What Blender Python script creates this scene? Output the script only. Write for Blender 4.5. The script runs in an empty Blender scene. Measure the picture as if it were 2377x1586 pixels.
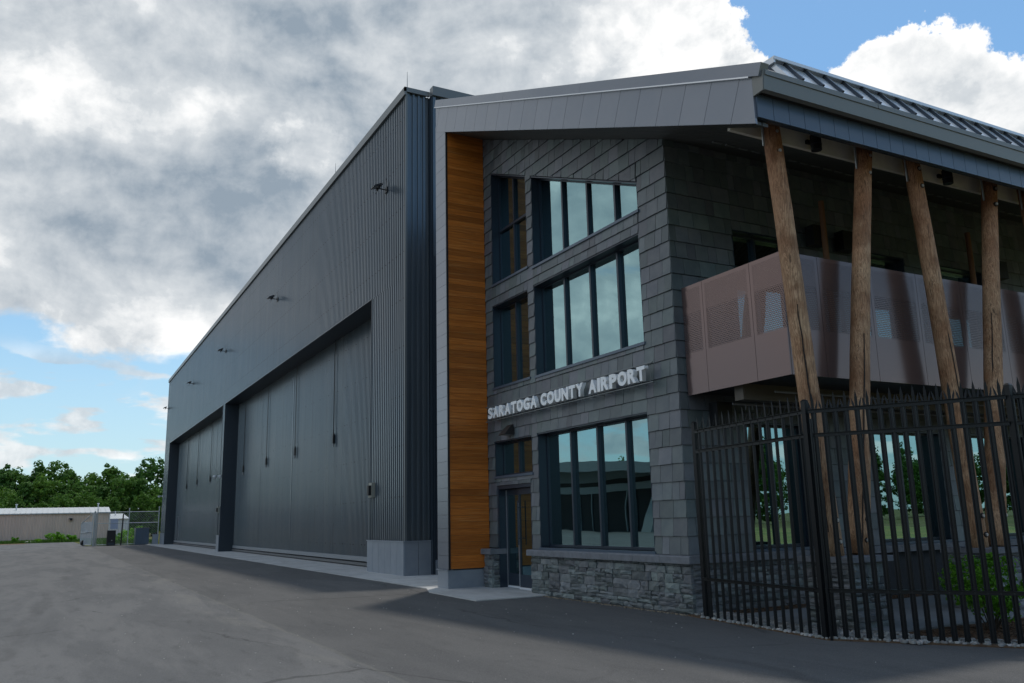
import bpy, bmesh, math, random
from mathutils import Vector, Matrix
random.seed(7)
R = math.radians
D = bpy.data
SC = bpy.context.scene
COL = SC.collection

# ------------------------------------------------------------------ camera
CAM = Vector((24.30766, -9.36747, 1.6))
yaw, pit, rol = R(28.42356), R(11.80142), R(-1.37053)
Fv = Vector((-math.cos(yaw)*math.cos(pit), math.sin(yaw)*math.cos(pit), math.sin(pit)))
rv = Fv.cross(Vector((0, 0, 1))).normalized(); uv = rv.cross(Fv)
c_, s_ = math.cos(rol), math.sin(rol)
rv, uv = c_*rv + s_*uv, -s_*rv + c_*uv
cam = D.objects.new('camera', D.cameras.new('camera')); COL.objects.link(cam)
cam.matrix_world = Matrix(((rv.x, uv.x, -Fv.x, CAM.x), (rv.y, uv.y, -Fv.y, CAM.y), (rv.z, uv.z, -Fv.z, CAM.z), (0, 0, 0, 1)))
cam.data.lens = 29.752; cam.data.sensor_width = 36; cam.data.clip_end = 4000; cam.data.clip_start = .05
SC.camera = cam
SC.view_settings.view_transform = 'Standard'; SC.view_settings.look = 'None'
SC.view_settings.exposure = 0.33; SC.view_settings.gamma = 1; SC.view_settings.use_curve_mapping = False

# ------------------------------------------------------------------ sun
SUNV = Vector((-3.24, 2.99, 12.68)).normalized()
sl = D.lights.new('sun', 'SUN'); sl.energy = 1.6; sl.angle = R(3.0); sl.color = (1, .95, .88)
sun = D.objects.new('sun', sl); COL.objects.link(sun)
sun.rotation_euler = SUNV.to_track_quat('Z', 'Y').to_euler()

# ------------------------------------------------------------------ node helper
class NT:
    def __init__(s, nt): s.nt = nt; s.n = nt.nodes; s.l = nt.links
    def new(s, t, **kw):
        n = s.n.new(t)
        for k, v in kw.items(): setattr(n, k, v)
        return n
    def set(s, sock, v):
        if isinstance(v, bpy.types.NodeSocket): s.l.new(v, sock)
        else: sock.default_value = v
    def m(s, op, a, b=0.0, c=None, clamp=False):
        n = s.new('ShaderNodeMath', operation=op, use_clamp=clamp)
        s.set(n.inputs[0], a); s.set(n.inputs[1], b)
        if c is not None: s.set(n.inputs[2], c)
        return n.outputs[0]
    def vm(s, op, a, b=None, sc=None):
        n = s.new('ShaderNodeVectorMath', operation=op)
        s.set(n.inputs[0], a)
        if b is not None: s.set(n.inputs[1], b)
        if sc is not None: s.set(n.inputs['Scale'], sc)
        return n.outputs['Value'] if op in ('DOT_PRODUCT', 'LENGTH') else n.outputs[0]
    def mr(s, v, a, b, c=0.0, d=1.0, smooth=True):
        n = s.new('ShaderNodeMapRange'); n.interpolation_type = 'SMOOTHSTEP' if smooth else 'LINEAR'
        s.set(n.inputs[0], v); s.set(n.inputs[1], a); s.set(n.inputs[2], b); s.set(n.inputs[3], c); s.set(n.inputs[4], d)
        return n.outputs[0]
    def noise(s, vec, scale=1, detail=4, rough=.5, dist=0, col=False):
        n = s.new('ShaderNodeTexNoise')
        if vec is not None: s.set(n.inputs['Vector'], vec)
        s.set(n.inputs['Scale'], scale); s.set(n.inputs['Detail'], detail); s.set(n.inputs['Roughness'], rough); s.set(n.inputs['Distortion'], dist)
        return n.outputs['Color'] if col else n.outputs[0]
    def mix(s, f, a, b, mode='MIX'):
        n = s.new('ShaderNodeMix', data_type='RGBA', blend_type=mode)
        s.set(n.inputs[0], f); s.set(n.inputs[6], a); s.set(n.inputs[7], b)
        return n.outputs[2]
    def comb(s, x, y, z):
        n = s.new('ShaderNodeCombineXYZ'); s.set(n.inputs[0], x); s.set(n.inputs[1], y); s.set(n.inputs[2], z); return n.outputs[0]
    def sep(s, v):
        n = s.new('ShaderNodeSeparateXYZ'); s.set(n.inputs[0], v); return n.outputs
    def gray(s, v): return s.comb(v, v, v)
def c4(c): return (c[0], c[1], c[2], 1)

# ------------------------------------------------------------------ world: sky and clouds
W = D.worlds.new('World'); SC.world = W; W.use_nodes = True
W.node_tree.nodes.clear(); w = NT(W.node_tree)
out = w.new('ShaderNodeOutputWorld'); bg = w.new('ShaderNodeBackground'); w.l.new(bg.outputs[0], out.inputs[0])
bg.inputs[1].default_value = 0.1
sky = w.new('ShaderNodeTexSky', sky_type='NISHITA'); sky.sun_disc = False
sky.sun_elevation = R(70.8); sky.sun_rotation = math.atan2(SUNV.x, SUNV.y); sky.air_density = 1.0; sky.dust_density = .6; sky.ozone_density = 1.5
tc = w.new('ShaderNodeTexCoord'); dv = w.vm('NORMALIZE', tc.outputs['Generated'])
dx, dy, dz = w.sep(dv)
zz = w.m('MAXIMUM', dz, 0.0)
k = w.m('DIVIDE', 1.0, w.m('ADD', zz, 0.16))
pl = w.comb(w.m('MULTIPLY', dx, k), w.m('MULTIPLY', dy, k), 0.3)
def blob(d, deg, inner=None):
    d = Vector(d).normalized(); inner = deg*.35 if inner is None else inner
    return w.mr(w.vm('DOT_PRODUCT', dvw, tuple(d)), math.cos(R(deg)), math.cos(R(inner)))
def addall(lst):
    a = None
    for amp, sck in lst:
        t = w.m('MULTIPLY', sck, amp); a = t if a is None else w.m('ADD', a, t)
    return a
# a small domain warp keeps every cloud edge irregular
warp = w.vm('SCALE', w.vm('SUBTRACT', w.noise(dv, 9, 9, .68, 0, col=True), (.5, .5, .5)), sc=.13)
dvw = w.vm('NORMALIZE', w.vm('ADD', dv, warp))
sq = w.vm('MULTIPLY', dv, (1, 1, 1.75))
n1 = w.noise(pl, 1.5, 10, .58, .3)
nb = w.noise(sq, 5.2, 12, .555, .25)
nn = w.m('ADD', w.m('MULTIPLY', n1, .30), w.m('MULTIPLY', nb, .70))
dzp = w.m('ADD', dz, w.m('MULTIPLY', dy, .30))
west = w.mr(dx, -.45, -.72)
cov = addall([(.27, w.m('MULTIPLY', w.mr(dzp, .12, .30), west)), (-.14, w.mr(dz, .26, .16)), (.20, blob((-.72, -.55, .34), 42, 12)),
              (.30, blob((-.675, .53, .52), 11, 2)), (.18, blob((-.665, .576, .47), 7, 1)),
              (-.34, blob((-.515, .655, .553), 9, 1)), (-.30, blob((-.44, .77, .50), 7, 1)), (-.24, blob((-.585, .632, .50), 4, .2)), (-.20, blob((-.40, .75, .55), 16, 8)),
              ])
cv = w.m('ADD', nn, cov)
# fair-weather cumulus standing over the roof
heap = None
for d_, r_ in (((-.530, .733, .422), 5.6), ((-.553, .722, .412), 4.2), ((-.498, .770, .400), 6.2), ((-.465, .805, .360), 6.2), ((-.42, .85, .31), 6)):
    q_ = blob(d_, r_, .2); heap = q_ if heap is None else w.m('MAXIMUM', heap, q_)
puff = w.noise(dv, 17, 9, .62, .2)
bil = w.m('ABSOLUTE', w.m('SUBTRACT', w.m('MULTIPLY', w.noise(dv, 12, 6, .55, .1), 2), 1))
cv = w.m('MAXIMUM', cv, w.m('ADD', w.m('ADD', w.m('MULTIPLY', heap, .55), .12), w.m('ADD', w.m('MULTIPLY', puff, .42), w.m('MULTIPLY', bil, -.28))))
alpha = w.mr(cv, .515, .610)
wisp = w.mr(w.noise(pl, 3.4, 9, .64, .8), .56, .76, 0, .55)
alpha = w.m('MAXIMUM', alpha, w.m('MULTIPLY', wisp, w.mr(dz, .10, .24)))
# small flat clouds low over the horizon
flat = w.noise(w.comb(dx, w.m('MULTIPLY', dy, 11.0), w.m('MULTIPLY', dz, 42.0)), 1.0, 5, .5)
alpha = w.m('MAXIMUM', alpha, w.m('MULTIPLY', w.mr(flat, .50, .60, 0, .85), w.m('MULTIPLY', w.mr(dz, .20, .15), w.mr(dz, .03, .06))))
# shading: difference of the noise towards the light gives lit tops and grey undersides
n2 = w.noise(w.vm('ADD', sq, (-.006, .008, .042)), 5.2, 12, .555, .25)
rel = w.m('SUBTRACT', nb, n2)
soft = w.noise(sq, 3.1, 8, .50, .4)
cumul = w.m('MAXIMUM', w.mr(dx, -.60, -.52), w.m('MULTIPLY', blob((-.655, .56, .51), 9, 3), .75))
bri = addall([(2.3, rel), (1.9, w.m('SUBTRACT', soft, .5)), (-.34, w.mr(cv, .58, .95)), (-.16, bil), (1.3, w.m('SUBTRACT', puff, .5)), (.40, cumul),
              (.30, blob((-.888, -.055, .456), 6, 1)), (.42, blob((-.884, .221, .412), 2.6, .4)), (.12, blob((-.90, .063, .431), 7, 1)),
              (-.16, blob((-.938, .108, .33), 7, 2)), (-.12, blob((-.815, .298, .497), 9, 2)), (-.12, blob((-.944, .02, .34), 6, 2)),
              (.26, w.mr(w.m('ABSOLUTE', w.m('SUBTRACT', dzp, .245)), .055, .0))])
bri = w.m('ADD', bri, .60)
cl1 = w.mix(w.mr(bri, -.25, .55, smooth=False), (2.35, 2.9, 3.5, 1), (5.6, 5.9, 6.15, 1))
cl = w.mix(w.mr(bri, .5, 1.0, smooth=False), cl1, (8.9, 8.85, 8.75, 1))
hz = w.mr(dz, .34, .0, 0, .62)
skc = w.mix(hz, w.mix(1, sky.outputs[0], (.86, 1.14, 1.20, 1), 'MULTIPLY'), (4.7, 5.9, 6.7, 1))
fin = w.mix(alpha, skc, cl)
w.l.new(fin, bg.inputs[0])

# ------------------------------------------------------------------ materials
MATS = {}
def mat(name, base, rough=.5, metal=0, spec=.5, col2=None, nscale=3, namt=.5, ndetail=5, stretch=None, bump=0, bscale=30, bdist=.01,
        rnd=0, rnd_hue=0, bstretch=None, coat=0, extra=None):
    if name in MATS: return MATS[name]
    m = D.materials.new(name); m.use_nodes = True; m.node_tree.nodes.clear(); t = NT(m.node_tree)
    o = t.new('ShaderNodeOutputMaterial'); b = t.new('ShaderNodeBsdfPrincipled'); t.l.new(b.outputs[0], o.inputs[0])
    tcn = t.new('ShaderNodeTexCoord'); ov = t.new('ShaderNodeNewGeometry')
    pos = ov.outputs['Position']
    col = c4(base)
    oi = t.new('ShaderNodeObjectInfo')
    rr = t.m('FRACT', t.m('ADD', t.m('MULTIPLY', oi.outputs['Random'], 7.31), t.m('MULTIPLY', ov.outputs['Random Per Island'], 3.77)))
    v = pos
    if stretch: v = t.vm('MULTIPLY', pos, stretch)
    if rnd: v = t.vm('ADD', v, t.vm('SCALE', (13.1, 7.7, 5.3), sc=t.m('MULTIPLY', rr, 9)))
    if col2 is not None:
        nz = t.mr(t.noise(v, nscale, ndetail, .6), .5-.25/namt*.5, .5+.25/namt*.5)
        col = t.mix(nz, c4(base), c4(col2))
    if rnd:
        col = t.mix(1, col, t.gray(t.mr(rr, 0, 1, 1-rnd, 1+rnd, smooth=False)), 'MULTIPLY')
    if rnd_hue:
        r2 = t.m('FRACT', t.m('MULTIPLY', rr, 17.3))
        col = t.mix(rnd_hue, col, t.mix(r2, (.9, 1.08, .95, 1), (1.06, .98, 1.03, 1)), 'MULTIPLY')
    if extra: col = extra(t, col, pos, rr)
    t.set(b.inputs['Base Color'], col); b.inputs['Roughness'].default_value = rough; b.inputs['Metallic'].default_value = metal
    b.inputs['Specular IOR Level'].default_value = spec
    if coat: b.inputs['Coat Weight'].default_value = coat; b.inputs['Coat Roughness'].default_value = .1
    if bump:
        bn = t.new('ShaderNodeBump'); bn.inputs['Strength'].default_value = bump; bn.inputs['Distance'].default_value = bdist
        bv = t.vm('MULTIPLY', pos, bstretch) if bstretch else pos
        t.set(bn.inputs['Height'], t.noise(bv, bscale, 5, .6)); t.l.new(bn.outputs[0], b.inputs['Normal'])
    MATS[name] = m; return m
def steel_extra(t, col, pos, rr):
    x, y, z = t.sep(pos)
    s1 = t.noise(t.comb(t.m('MULTIPLY', x, 1.3), t.m('MULTIPLY', y, 2), t.m('MULTIPLY', z, .10)), 1, 6, .6)
    col = t.mix(t.mr(s1, .42, .66, 0, .32), col, (.19, .20, .205, 1))
    s2 = t.noise(t.comb(t.m('MULTIPLY', x, 6), t.m('MULTIPLY', y, 9), t.m('MULTIPLY', z, .25)), 1, 5, .6)
    col = t.mix(t.mr(s2, .52, .70, 0, .30), col, (.05, .056, .062, 1))
    foot = t.m('MULTIPLY', t.mr(z, 1.9, .9), t.noise(pos, 3, 6, .6))
    col = t.mix(t.m('MULTIPLY', foot, .5), col, (.20, .19, .17, 1))
    sc = t.m('FRACT', t.m('DIVIDE', z, 1.55)); sx = t.m('FRACT', t.m('DIVIDE', x, .34))
    scr = t.m('MULTIPLY', t.mr(t.m('ABSOLUTE', t.m('SUBTRACT', sc, .5)), .014, .008), t.mr(t.m('ABSOLUTE', t.m('SUBTRACT', sx, .5)), .10, .05))
    return t.mix(t.m('MULTIPLY', scr, .8), col, (.02, .022, .025, 1))
steel = mat('hangar_steel', (.112, .140, .164), .25, .35, .5, col2=(.126, .152, .174), nscale=.35, namt=.6, extra=steel_extra, bump=.03, bscale=1.2, bdist=.02)
steel_dark = mat('navy_flashing', (.026, .036, .048), .38, 0, .5)
zinc = mat('zinc_plinth', (.27, .30, .34), .42, .3, .5, col2=(.32, .345, .38), nscale=2.2, namt=.7, rnd=.05)
rail_light = mat('rail_grey', (.24, .25, .26), .5)
trimm = mat('trim_grey', (.17, .18, .18), .4, .2)
comp = mat('composite_grey', (.22, .235, .265), .22, .4, .5, col2=(.245, .255, .28), nscale=.8, namt=.5, rnd=.03, bump=.04, bscale=1.5, bdist=.02)
comp_dark = mat('composite_navy', (.085, .115, .155), .32, .2, .5, rnd=.06)
gutter = mat('gutter_grey', (.19, .19, .175), .4, .2)
frame_m = mat('window_frame', (.030, .042, .060), .32, .2, .5)
soffit_m = mat('soffit_metal', (.06, .06, .056), .45)
beam_m = mat('cream_beam', (.80, .77, .66), .55, col2=(.68, .65, .55), nscale=4, namt=.6)
interior_m = mat('dark_interior', (.035, .033, .03), .9)
black_m = mat('black_plastic', (.008, .008, .009), .5)
dark_m = mat('fence_black', (.0035, .0045, .0060), .33, 0, .30)
alu = mat('bright_aluminium', (.62, .63, .65), .3, .8)
letter_m = mat('letter_paint', (.93, .92, .90), .35)
letter_side = letter_m
roof_seam = mat('roof_seam', (.075, .085, .10), .35, .4)
roof_pan = mat('roof_pan', (.66, .69, .72), .3, .4)
galv = mat('galvanised', (.42, .45, .46), .42, .5, rnd=.06)
bolt_m = mat('bolt_steel', (.42, .39, .36), .4, .4)
rust_hole = mat('bolt_recess', (.02, .012, .008), .8)

def slate_extra(t, col, pos, rr):
    sc = t.noise(t.vm('ADD', pos, t.vm('SCALE', (3.1, 9.7, 5.3), sc=t.m('MULTIPLY', rr, 9))), 9, 7, .7, 1.5)
    col = t.mix(t.mr(sc, .62, .74, 0, .35), col, (.15, .16, .16, 1))
    return col
slate = mat('slate', (.104, .118, .132), .46, 0, .5, col2=(.148, .158, .164), nscale=3.5, namt=.6, ndetail=8, rnd=.24, rnd_hue=.7, bump=.5, bscale=14, bdist=.006, extra=slate_extra)
cap_m = mat('cut_stone_cap', (.20, .205, .22), .7, 0, .3, col2=(.155, .16, .17), nscale=7, namt=.7, ndetail=8, rnd=.05, bump=.4, bscale=40, bdist=.004)
def stone_extra(t, col, pos, rr):
    v = t.noise(pos, 26, 8, .7, .5)
    return t.mix(t.mr(v, .56, .72, 0, .45), col, (.25, .26, .26, 1))
stone = mat('ledge_stone', (.125, .137, .145), .72, 0, .35, col2=(.21, .215, .21), nscale=6, namt=.55, ndetail=8, rnd=.38, rnd_hue=.5, bump=1.0, bscale=24, bdist=.02, extra=stone_extra)
mortar = mat('stone_joint', (.035, .037, .04), .9)
def plank_extra(t, col, pos, rr):
    x, y, z = t.sep(pos)
    r5 = t.m('MULTIPLY', rr, 40)
    g = t.noise(t.comb(t.m('MULTIPLY', x, 2), t.m('ADD', t.m('MULTIPLY', y, 1.6), r5), t.m('MULTIPLY', z, 26)), 1, 6, .6, .8)
    col = t.mix(t.mr(g, .35, .65), col, (.58, .180, .028, 1))
    g2 = t.noise(t.comb(0.0, t.m('ADD', t.m('MULTIPLY', y, .7), r5), t.m('MULTIPLY', z, 60)), 1, 3, .5, .3)
    col = t.mix(t.mr(g2, .60, .68, 0, .35), col, (.80, .45, .16, 1))
    dk = t.m('FRACT', t.m('MULTIPLY', rr, 5.7))
    return t.mix(1, col, t.gray(t.mr(dk, 0, 1, .66, 1.18, smooth=False)), 'MULTIPLY')
plank_m = mat('cedar_plank', (.43, .122, .018), .38, 0, .4, rnd=.05, extra=plank_extra)
def log_extra(t, col, pos, rr):
    x, y, z = t.sep(pos)
    a = t.noise(t.comb(t.m('MULTIPLY', x, 14), t.m('MULTIPLY', y, 14), t.m('MULTIPLY', z, 1.1)), 1, 7, .62, 1.6)
    ring = t.m('FRACT', t.m('MULTIPLY', a, 7))
    col = t.mix(t.mr(ring, .2, .75, .0, .6), col, (.14, .066, .028, 1))
    blot = t.noise(pos, 2.1, 5, .6)
    col = t.mix(t.mr(blot, .46, .64, 0, .55), col, (.17, .07, .028, 1))
    fleck = t.noise(t.comb(t.m('MULTIPLY', x, 40), t.m('MULTIPLY', y, 40), t.m('MULTIPLY', z, 3)), 1, 4, .6)
    col = t.mix(t.mr(fleck, .58, .68, 0, .75), col, (.05, .026, .014, 1))
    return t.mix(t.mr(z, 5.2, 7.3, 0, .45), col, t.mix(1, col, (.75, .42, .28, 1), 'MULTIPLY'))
log_m = mat('weathered_log', (.64, .42, .25), .66, 0, .3, col2=(.40, .20, .10), nscale=1.8, namt=.45, bump=.7, bscale=1, bdist=.02, bstretch=(30, 30, 2.2), extra=log_extra)
def asph_extra(t, col, pos, rr):
    x, y, z = t.sep(pos)
    # long roller streaks along the building, blotches, pale grit and a joint between two pours
    st = t.noise(t.comb(t.m('MULTIPLY', x, .16), t.m('MULTIPLY', y, .9), 0.0), 1, 7, .62, .6)
    col = t.mix(t.mr(st, .40, .60), col, (.138, .135, .130, 1))
    st2 = t.noise(t.comb(t.m('MULTIPLY', x, 1.0), t.m('MULTIPLY', y, 3.6), 4.0), 1, 8, .74, .6)
    col = t.mix(t.mr(st2, .54, .72, 0, .38), col, (.168, .162, .150, 1))
    col = t.mix(t.mr(st2, .48, .34, 0, .35), col, (.052, .051, .050, 1))
    jy = t.m('ADD', y, t.m('MULTIPLY', t.m('SUBTRACT', t.noise(t.comb(x, 0.0, 0.0), .8, 6, .6), .5), .22))
    newer = t.mr(jy, -6.12, -6.0)
    col = t.mix(t.m('MULTIPLY', newer, .42), col, (.068, .065, .062, 1))
    crack = t.m('MULTIPLY', t.mr(t.m('ABSOLUTE', t.m('ADD', jy, 6.05)), .05, .0), t.mr(x, -60, -5, .2, .9))
    col = t.mix(t.m('MULTIPLY', crack, .45), col, (.17, .165, .14, 1))
    ps = t.noise(t.comb(t.m('MULTIPLY', x, .35), t.m('MULTIPLY', y, 1.3), 9.0), 1, 6, .6)
    scuff = t.m('MULTIPLY', t.mr(t.m('ABSOLUTE', t.m('ADD', jy, 6.3)), .8, .0), t.mr(ps, .50, .64))
    col = t.mix(t.m('MULTIPLY', scuff, .35), col, (.21, .20, .175, 1))
    tw = t.vm('ADD', pos, t.vm('SCALE', t.vm('SUBTRACT', t.noise(pos, .35, 4, .6, col=True), (.5, .5, .5)), sc=1.6))
    tx, ty, tz = t.sep(tw)
    vo = t.new('ShaderNodeTexVoronoi', feature='DISTANCE_TO_EDGE'); t.set(vo.inputs['Vector'], t.comb(t.m('MULTIPLY', tx, .10), t.m('MULTIPLY', ty, .22), 0.0)); vo.inputs['Scale'].default_value = 1
    ck = t.m('MULTIPLY', t.mr(vo.outputs['Distance'], .006, .002), t.mr(t.noise(pos, .25, 3, .5), .50, .60))
    col = t.mix(t.m('MULTIPLY', ck, .55), col, (.035, .034, .033, 1))
    tyre = t.m('MULTIPLY', t.mr(t.m('ABSOLUTE', t.m('SUBTRACT', t.m('FRACT', t.m('MULTIPLY', t.m('ADD', ty, t.m('MULTIPLY', tx, .05)), .27)), .5)), .055, .02), t.mr(t.noise(t.comb(t.m('MULTIPLY', x, .2), y, 3.0), 1, 5, .6), .48, .66))
    col = t.mix(t.m('MULTIPLY', tyre, .35), col, (.050, .048, .046, 1))
    g = t.noise(pos, 95, 3, .8)
    col = t.mix(t.mr(g, .54, .72, 0, .55), col, (.29, .28, .26, 1))
    col = t.mix(t.mr(g, .46, .30, 0, .65), col, (.024, .023, .023, 1))
    spk = t.noise(pos, 17, 2, .5)
    col = t.mix(t.mr(spk, .755, .79, 0, .8), col, (.42, .40, .36, 1))
    return col
asphalt_m = mat('asphalt', (.106, .105, .103), .88, 0, .25, bump=.45, bscale=60, bdist=.008, extra=asph_extra)
def conc_extra(t, col, pos, rr):
    v = t.noise(t.vm('MULTIPLY', pos, (.7, 1.6, 1)), 1.2, 8, .65, .5)
    col = t.mix(t.mr(v, .42, .66, 0, .6), col, (.36, .35, .325, 1))
    g = t.noise(pos, 60, 3, .7)
    return t.mix(t.mr(g, .6, .75, 0, .3), col, (.15, .15, .145, 1))
concrete_m = mat('concrete', (.50, .49, .465), .85, 0, .25, extra=conc_extra, bump=.15, bscale=50, bdist=.004)
joint_m = mat('concrete_joint', (.06, .06, .058), .9)
path_m = mat('path_concrete', (.19, .20, .20), .85, col2=(.16, .165, .165), nscale=2, namt=.5)
grass_m = mat('grass_ground', (.075, .105, .028), .95, 0, .1, col2=(.16, .135, .06), nscale=.6, namt=.5, ndetail=8, bump=.8, bscale=8, bdist=.05)
field_m = mat('far_field', (.10, .12, .04), .95, 0, .1, col2=(.20, .17, .08), nscale=.08, namt=.6, ndetail=8)
blade_m = mat('grass_blades', (.10, .19, .03), .8, 0, .15, rnd=.4, rnd_hue=.4)
soil_m = mat('bare_soil', (.16, .10, .065), .95, 0, .1, col2=(.22, .16, .11), nscale=2, namt=.5)
mulch_m = mat('mulch', (.055, .035, .022), .95, 0, .15, col2=(.10, .065, .04), nscale=20, namt=.6, rnd=.4)
pebble_m = mat('pebble', (.26, .25, .235), .75, 0, .3, rnd=.4, rnd_hue=.4)
chip_m = mat('mulch_chip', (.085, .052, .032), .9, 0, .15, rnd=.5)
def rib_extra(t, col, pos, rr):
    x, y, z = t.sep(pos)
    return t.mix(t.mr(t.noise(t.comb(0.0, t.m('MULTIPLY', y, 1.2), t.m('MULTIPLY', z, .25)), 1, 3, .5), .4, .6, 0, .3), col, (.52, .40, .33, 1))
tan_m = mat('tan_siding', (.68, .51, .41), .55, extra=rib_extra)
white_m = mat('white_metal', (.62, .63, .64), .5)
white_roof = mat('pale_roof', (.48, .49, .48), .5)
blue_sign = mat('pale_sign', (.42, .47, .60), .5)
def perf(name, base):
    m = D.materials.new(name); m.use_nodes = True; m.node_tree.nodes.clear(); t = NT(m.node_tree)
    o = t.new('ShaderNodeOutputMaterial'); b = t.new('ShaderNodeBsdfPrincipled')
    b.inputs['Roughness'].default_value = .19; b.inputs['Metallic'].default_value = .5
    g = t.new('ShaderNodeNewGeometry'); x, y, z = t.sep(g.outputs['Position'])
    b.inputs['Base Color'].default_value = c4(base)
    u = t.m('ADD', x, y)
    def dots(p, r):
        row = t.m('DIVIDE', z, p*.87); ri = t.m('FLOOR', row)
        sh = t.m('MULTIPLY', t.m('MODULO', ri, 2.0), .5)
        fu = t.m('SUBTRACT', t.m('FRACT', t.m('ADD', t.m('DIVIDE', u, p), sh)), .5)
        fz = t.m('MULTIPLY', t.m('SUBTRACT', t.m('FRACT', row), .5), .87)
        dd = t.m('SQRT', t.m('ADD', t.m('MULTIPLY', fu, fu), t.m('MULTIPLY', fz, fz)))
        return t.mr(dd, r+.04, r-.04)
    zone = t.m('MULTIPLY', t.mr(z, 4.335, 4.34), t.mr(z, 5.03, 5.02))
    zone2 = t.m('MULTIPLY', t.mr(z, 5.02, 5.03), t.mr(z, 5.47, 5.46))
    # plain border at every panel joint
    fx = t.m('FRACT', t.m('DIVIDE', t.m('SUBTRACT', y, 1.02-1.18), 1.18)); ed = t.m('MINIMUM', fx, t.m('SUBTRACT', 1.0, fx))
    fx2 = t.m('FRACT', t.m('DIVIDE', t.m('SUBTRACT', x, 13.47-1.14), 1.14)); ed2 = t.m('MINIMUM', fx2, t.m('SUBTRACT', 1.0, fx2))
    side = t.mr(t.m('ABSOLUTE', t.sep(g.outputs['Normal'])[0]), .4, .6)
    edge = t.mr(t.m('ADD', t.m('MULTIPLY', side, ed), t.m('MULTIPLY', t.m('SUBTRACT', 1.0, side), ed2)), .055, .06)
    a = t.m('MULTIPLY', edge, t.m('ADD', t.m('MULTIPLY', dots(.036, .32), zone), t.m('MULTIPLY', dots(.026, .24), zone2)))
    tr = t.new('ShaderNodeBsdfTransparent'); ms = t.new('ShaderNodeMixShader')
    t.set(ms.inputs[0], a); t.l.new(b.outputs[0], ms.inputs[1]); t.l.new(tr.outputs[0], ms.inputs[2]); t.l.new(ms.outputs[0], o.inputs[0])
    return m
balc_m = perf('perforated_bronze', (.175, .118, .108))
def glass(name, tint, refl, rough=0, trans=(.30, .36, .35)):
    m = D.materials.new(name); m.use_nodes = True; m.node_tree.nodes.clear(); t = NT(m.node_tree)
    o = t.new('ShaderNodeOutputMaterial'); gl = t.new('ShaderNodeBsdfGlossy'); tr = t.new('ShaderNodeBsdfTransparent'); ms = t.new('ShaderNodeMixShader')
    gl.inputs['Color'].default_value = c4(tint); gl.inputs['Roughness'].default_value = rough; tr.inputs[0].default_value = c4(trans)
    lw = t.new('ShaderNodeLayerWeight'); lw.inputs[0].default_value = .35
    t.set(ms.inputs[0], t.m('ADD', refl, t.m('MULTIPLY', lw.outputs['Facing'], .35), clamp=True))
    bn = t.new('ShaderNodeBump'); bn.inputs['Strength'].default_value = .06; bn.inputs['Distance'].default_value = .05
    g = t.new('ShaderNodeNewGeometry'); t.set(bn.inputs['Height'], t.noise(g.outputs['Position'], .9, 1, .4)); t.l.new(bn.outputs[0], gl.inputs['Normal'])
    t.l.new(tr.outputs[0], ms.inputs[1]); t.l.new(gl.outputs[0], ms.inputs[2]); t.l.new(ms.outputs[0], o.inputs[0])
    return m
glass_m = glass('coated_glass', (.50, .76, .79), .42)
def emis(name, col, s):
    m = D.materials.new(name); m.use_nodes = True; m.node_tree.nodes.clear(); t = NT(m.node_tree)
    o = t.new('ShaderNodeOutputMaterial'); e = t.new('ShaderNodeEmission'); e.inputs[0].default_value = c4(col); e.inputs[1].default_value = s
    t.l.new(e.outputs[0], o.inputs[0]); return m
lamp_m = emis('warm_lamp', (1, .72, .36), 5)
def leafm(name, a, b):
    m = D.materials.new(name); m.use_nodes = True; m.node_tree.nodes.clear(); t = NT(m.node_tree)
    o = t.new('ShaderNodeOutputMaterial'); df = t.new('ShaderNodeBsdfPrincipled'); tl = t.new('ShaderNodeBsdfTranslucent'); ms = t.new('ShaderNodeMixShader')
    g = t.new('ShaderNodeNewGeometry'); oi = t.new('ShaderNodeObjectInfo')
    col = t.mix(g.outputs['Random Per Island'], c4(a), c4(b))
    col = t.mix(1, col, t.mix(oi.outputs['Random'], (.72, .80, .85, 1), (1.30, 1.18, .9, 1)), 'MULTIPLY')
    t.set(df.inputs['Base Color'], col); t.set(tl.inputs[0], col); df.inputs['Roughness'].default_value = .6; df.inputs['Specular IOR Level'].default_value = .25
    ms.inputs[0].default_value = .42
    t.l.new(df.outputs[0], ms.inputs[1]); t.l.new(tl.outputs[0], ms.inputs[2]); t.l.new(ms.outputs[0], o.inputs[0]); return m
leaf_m = leafm('leaves', (.045, .120, .020), (.115, .235, .038))
bushleaf_m = leafm('bush_leaves', (.09, .25, .012), (.20, .44, .03))
bark_m = mat('bark', (.07, .055, .042), .9, 0, .15)

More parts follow.
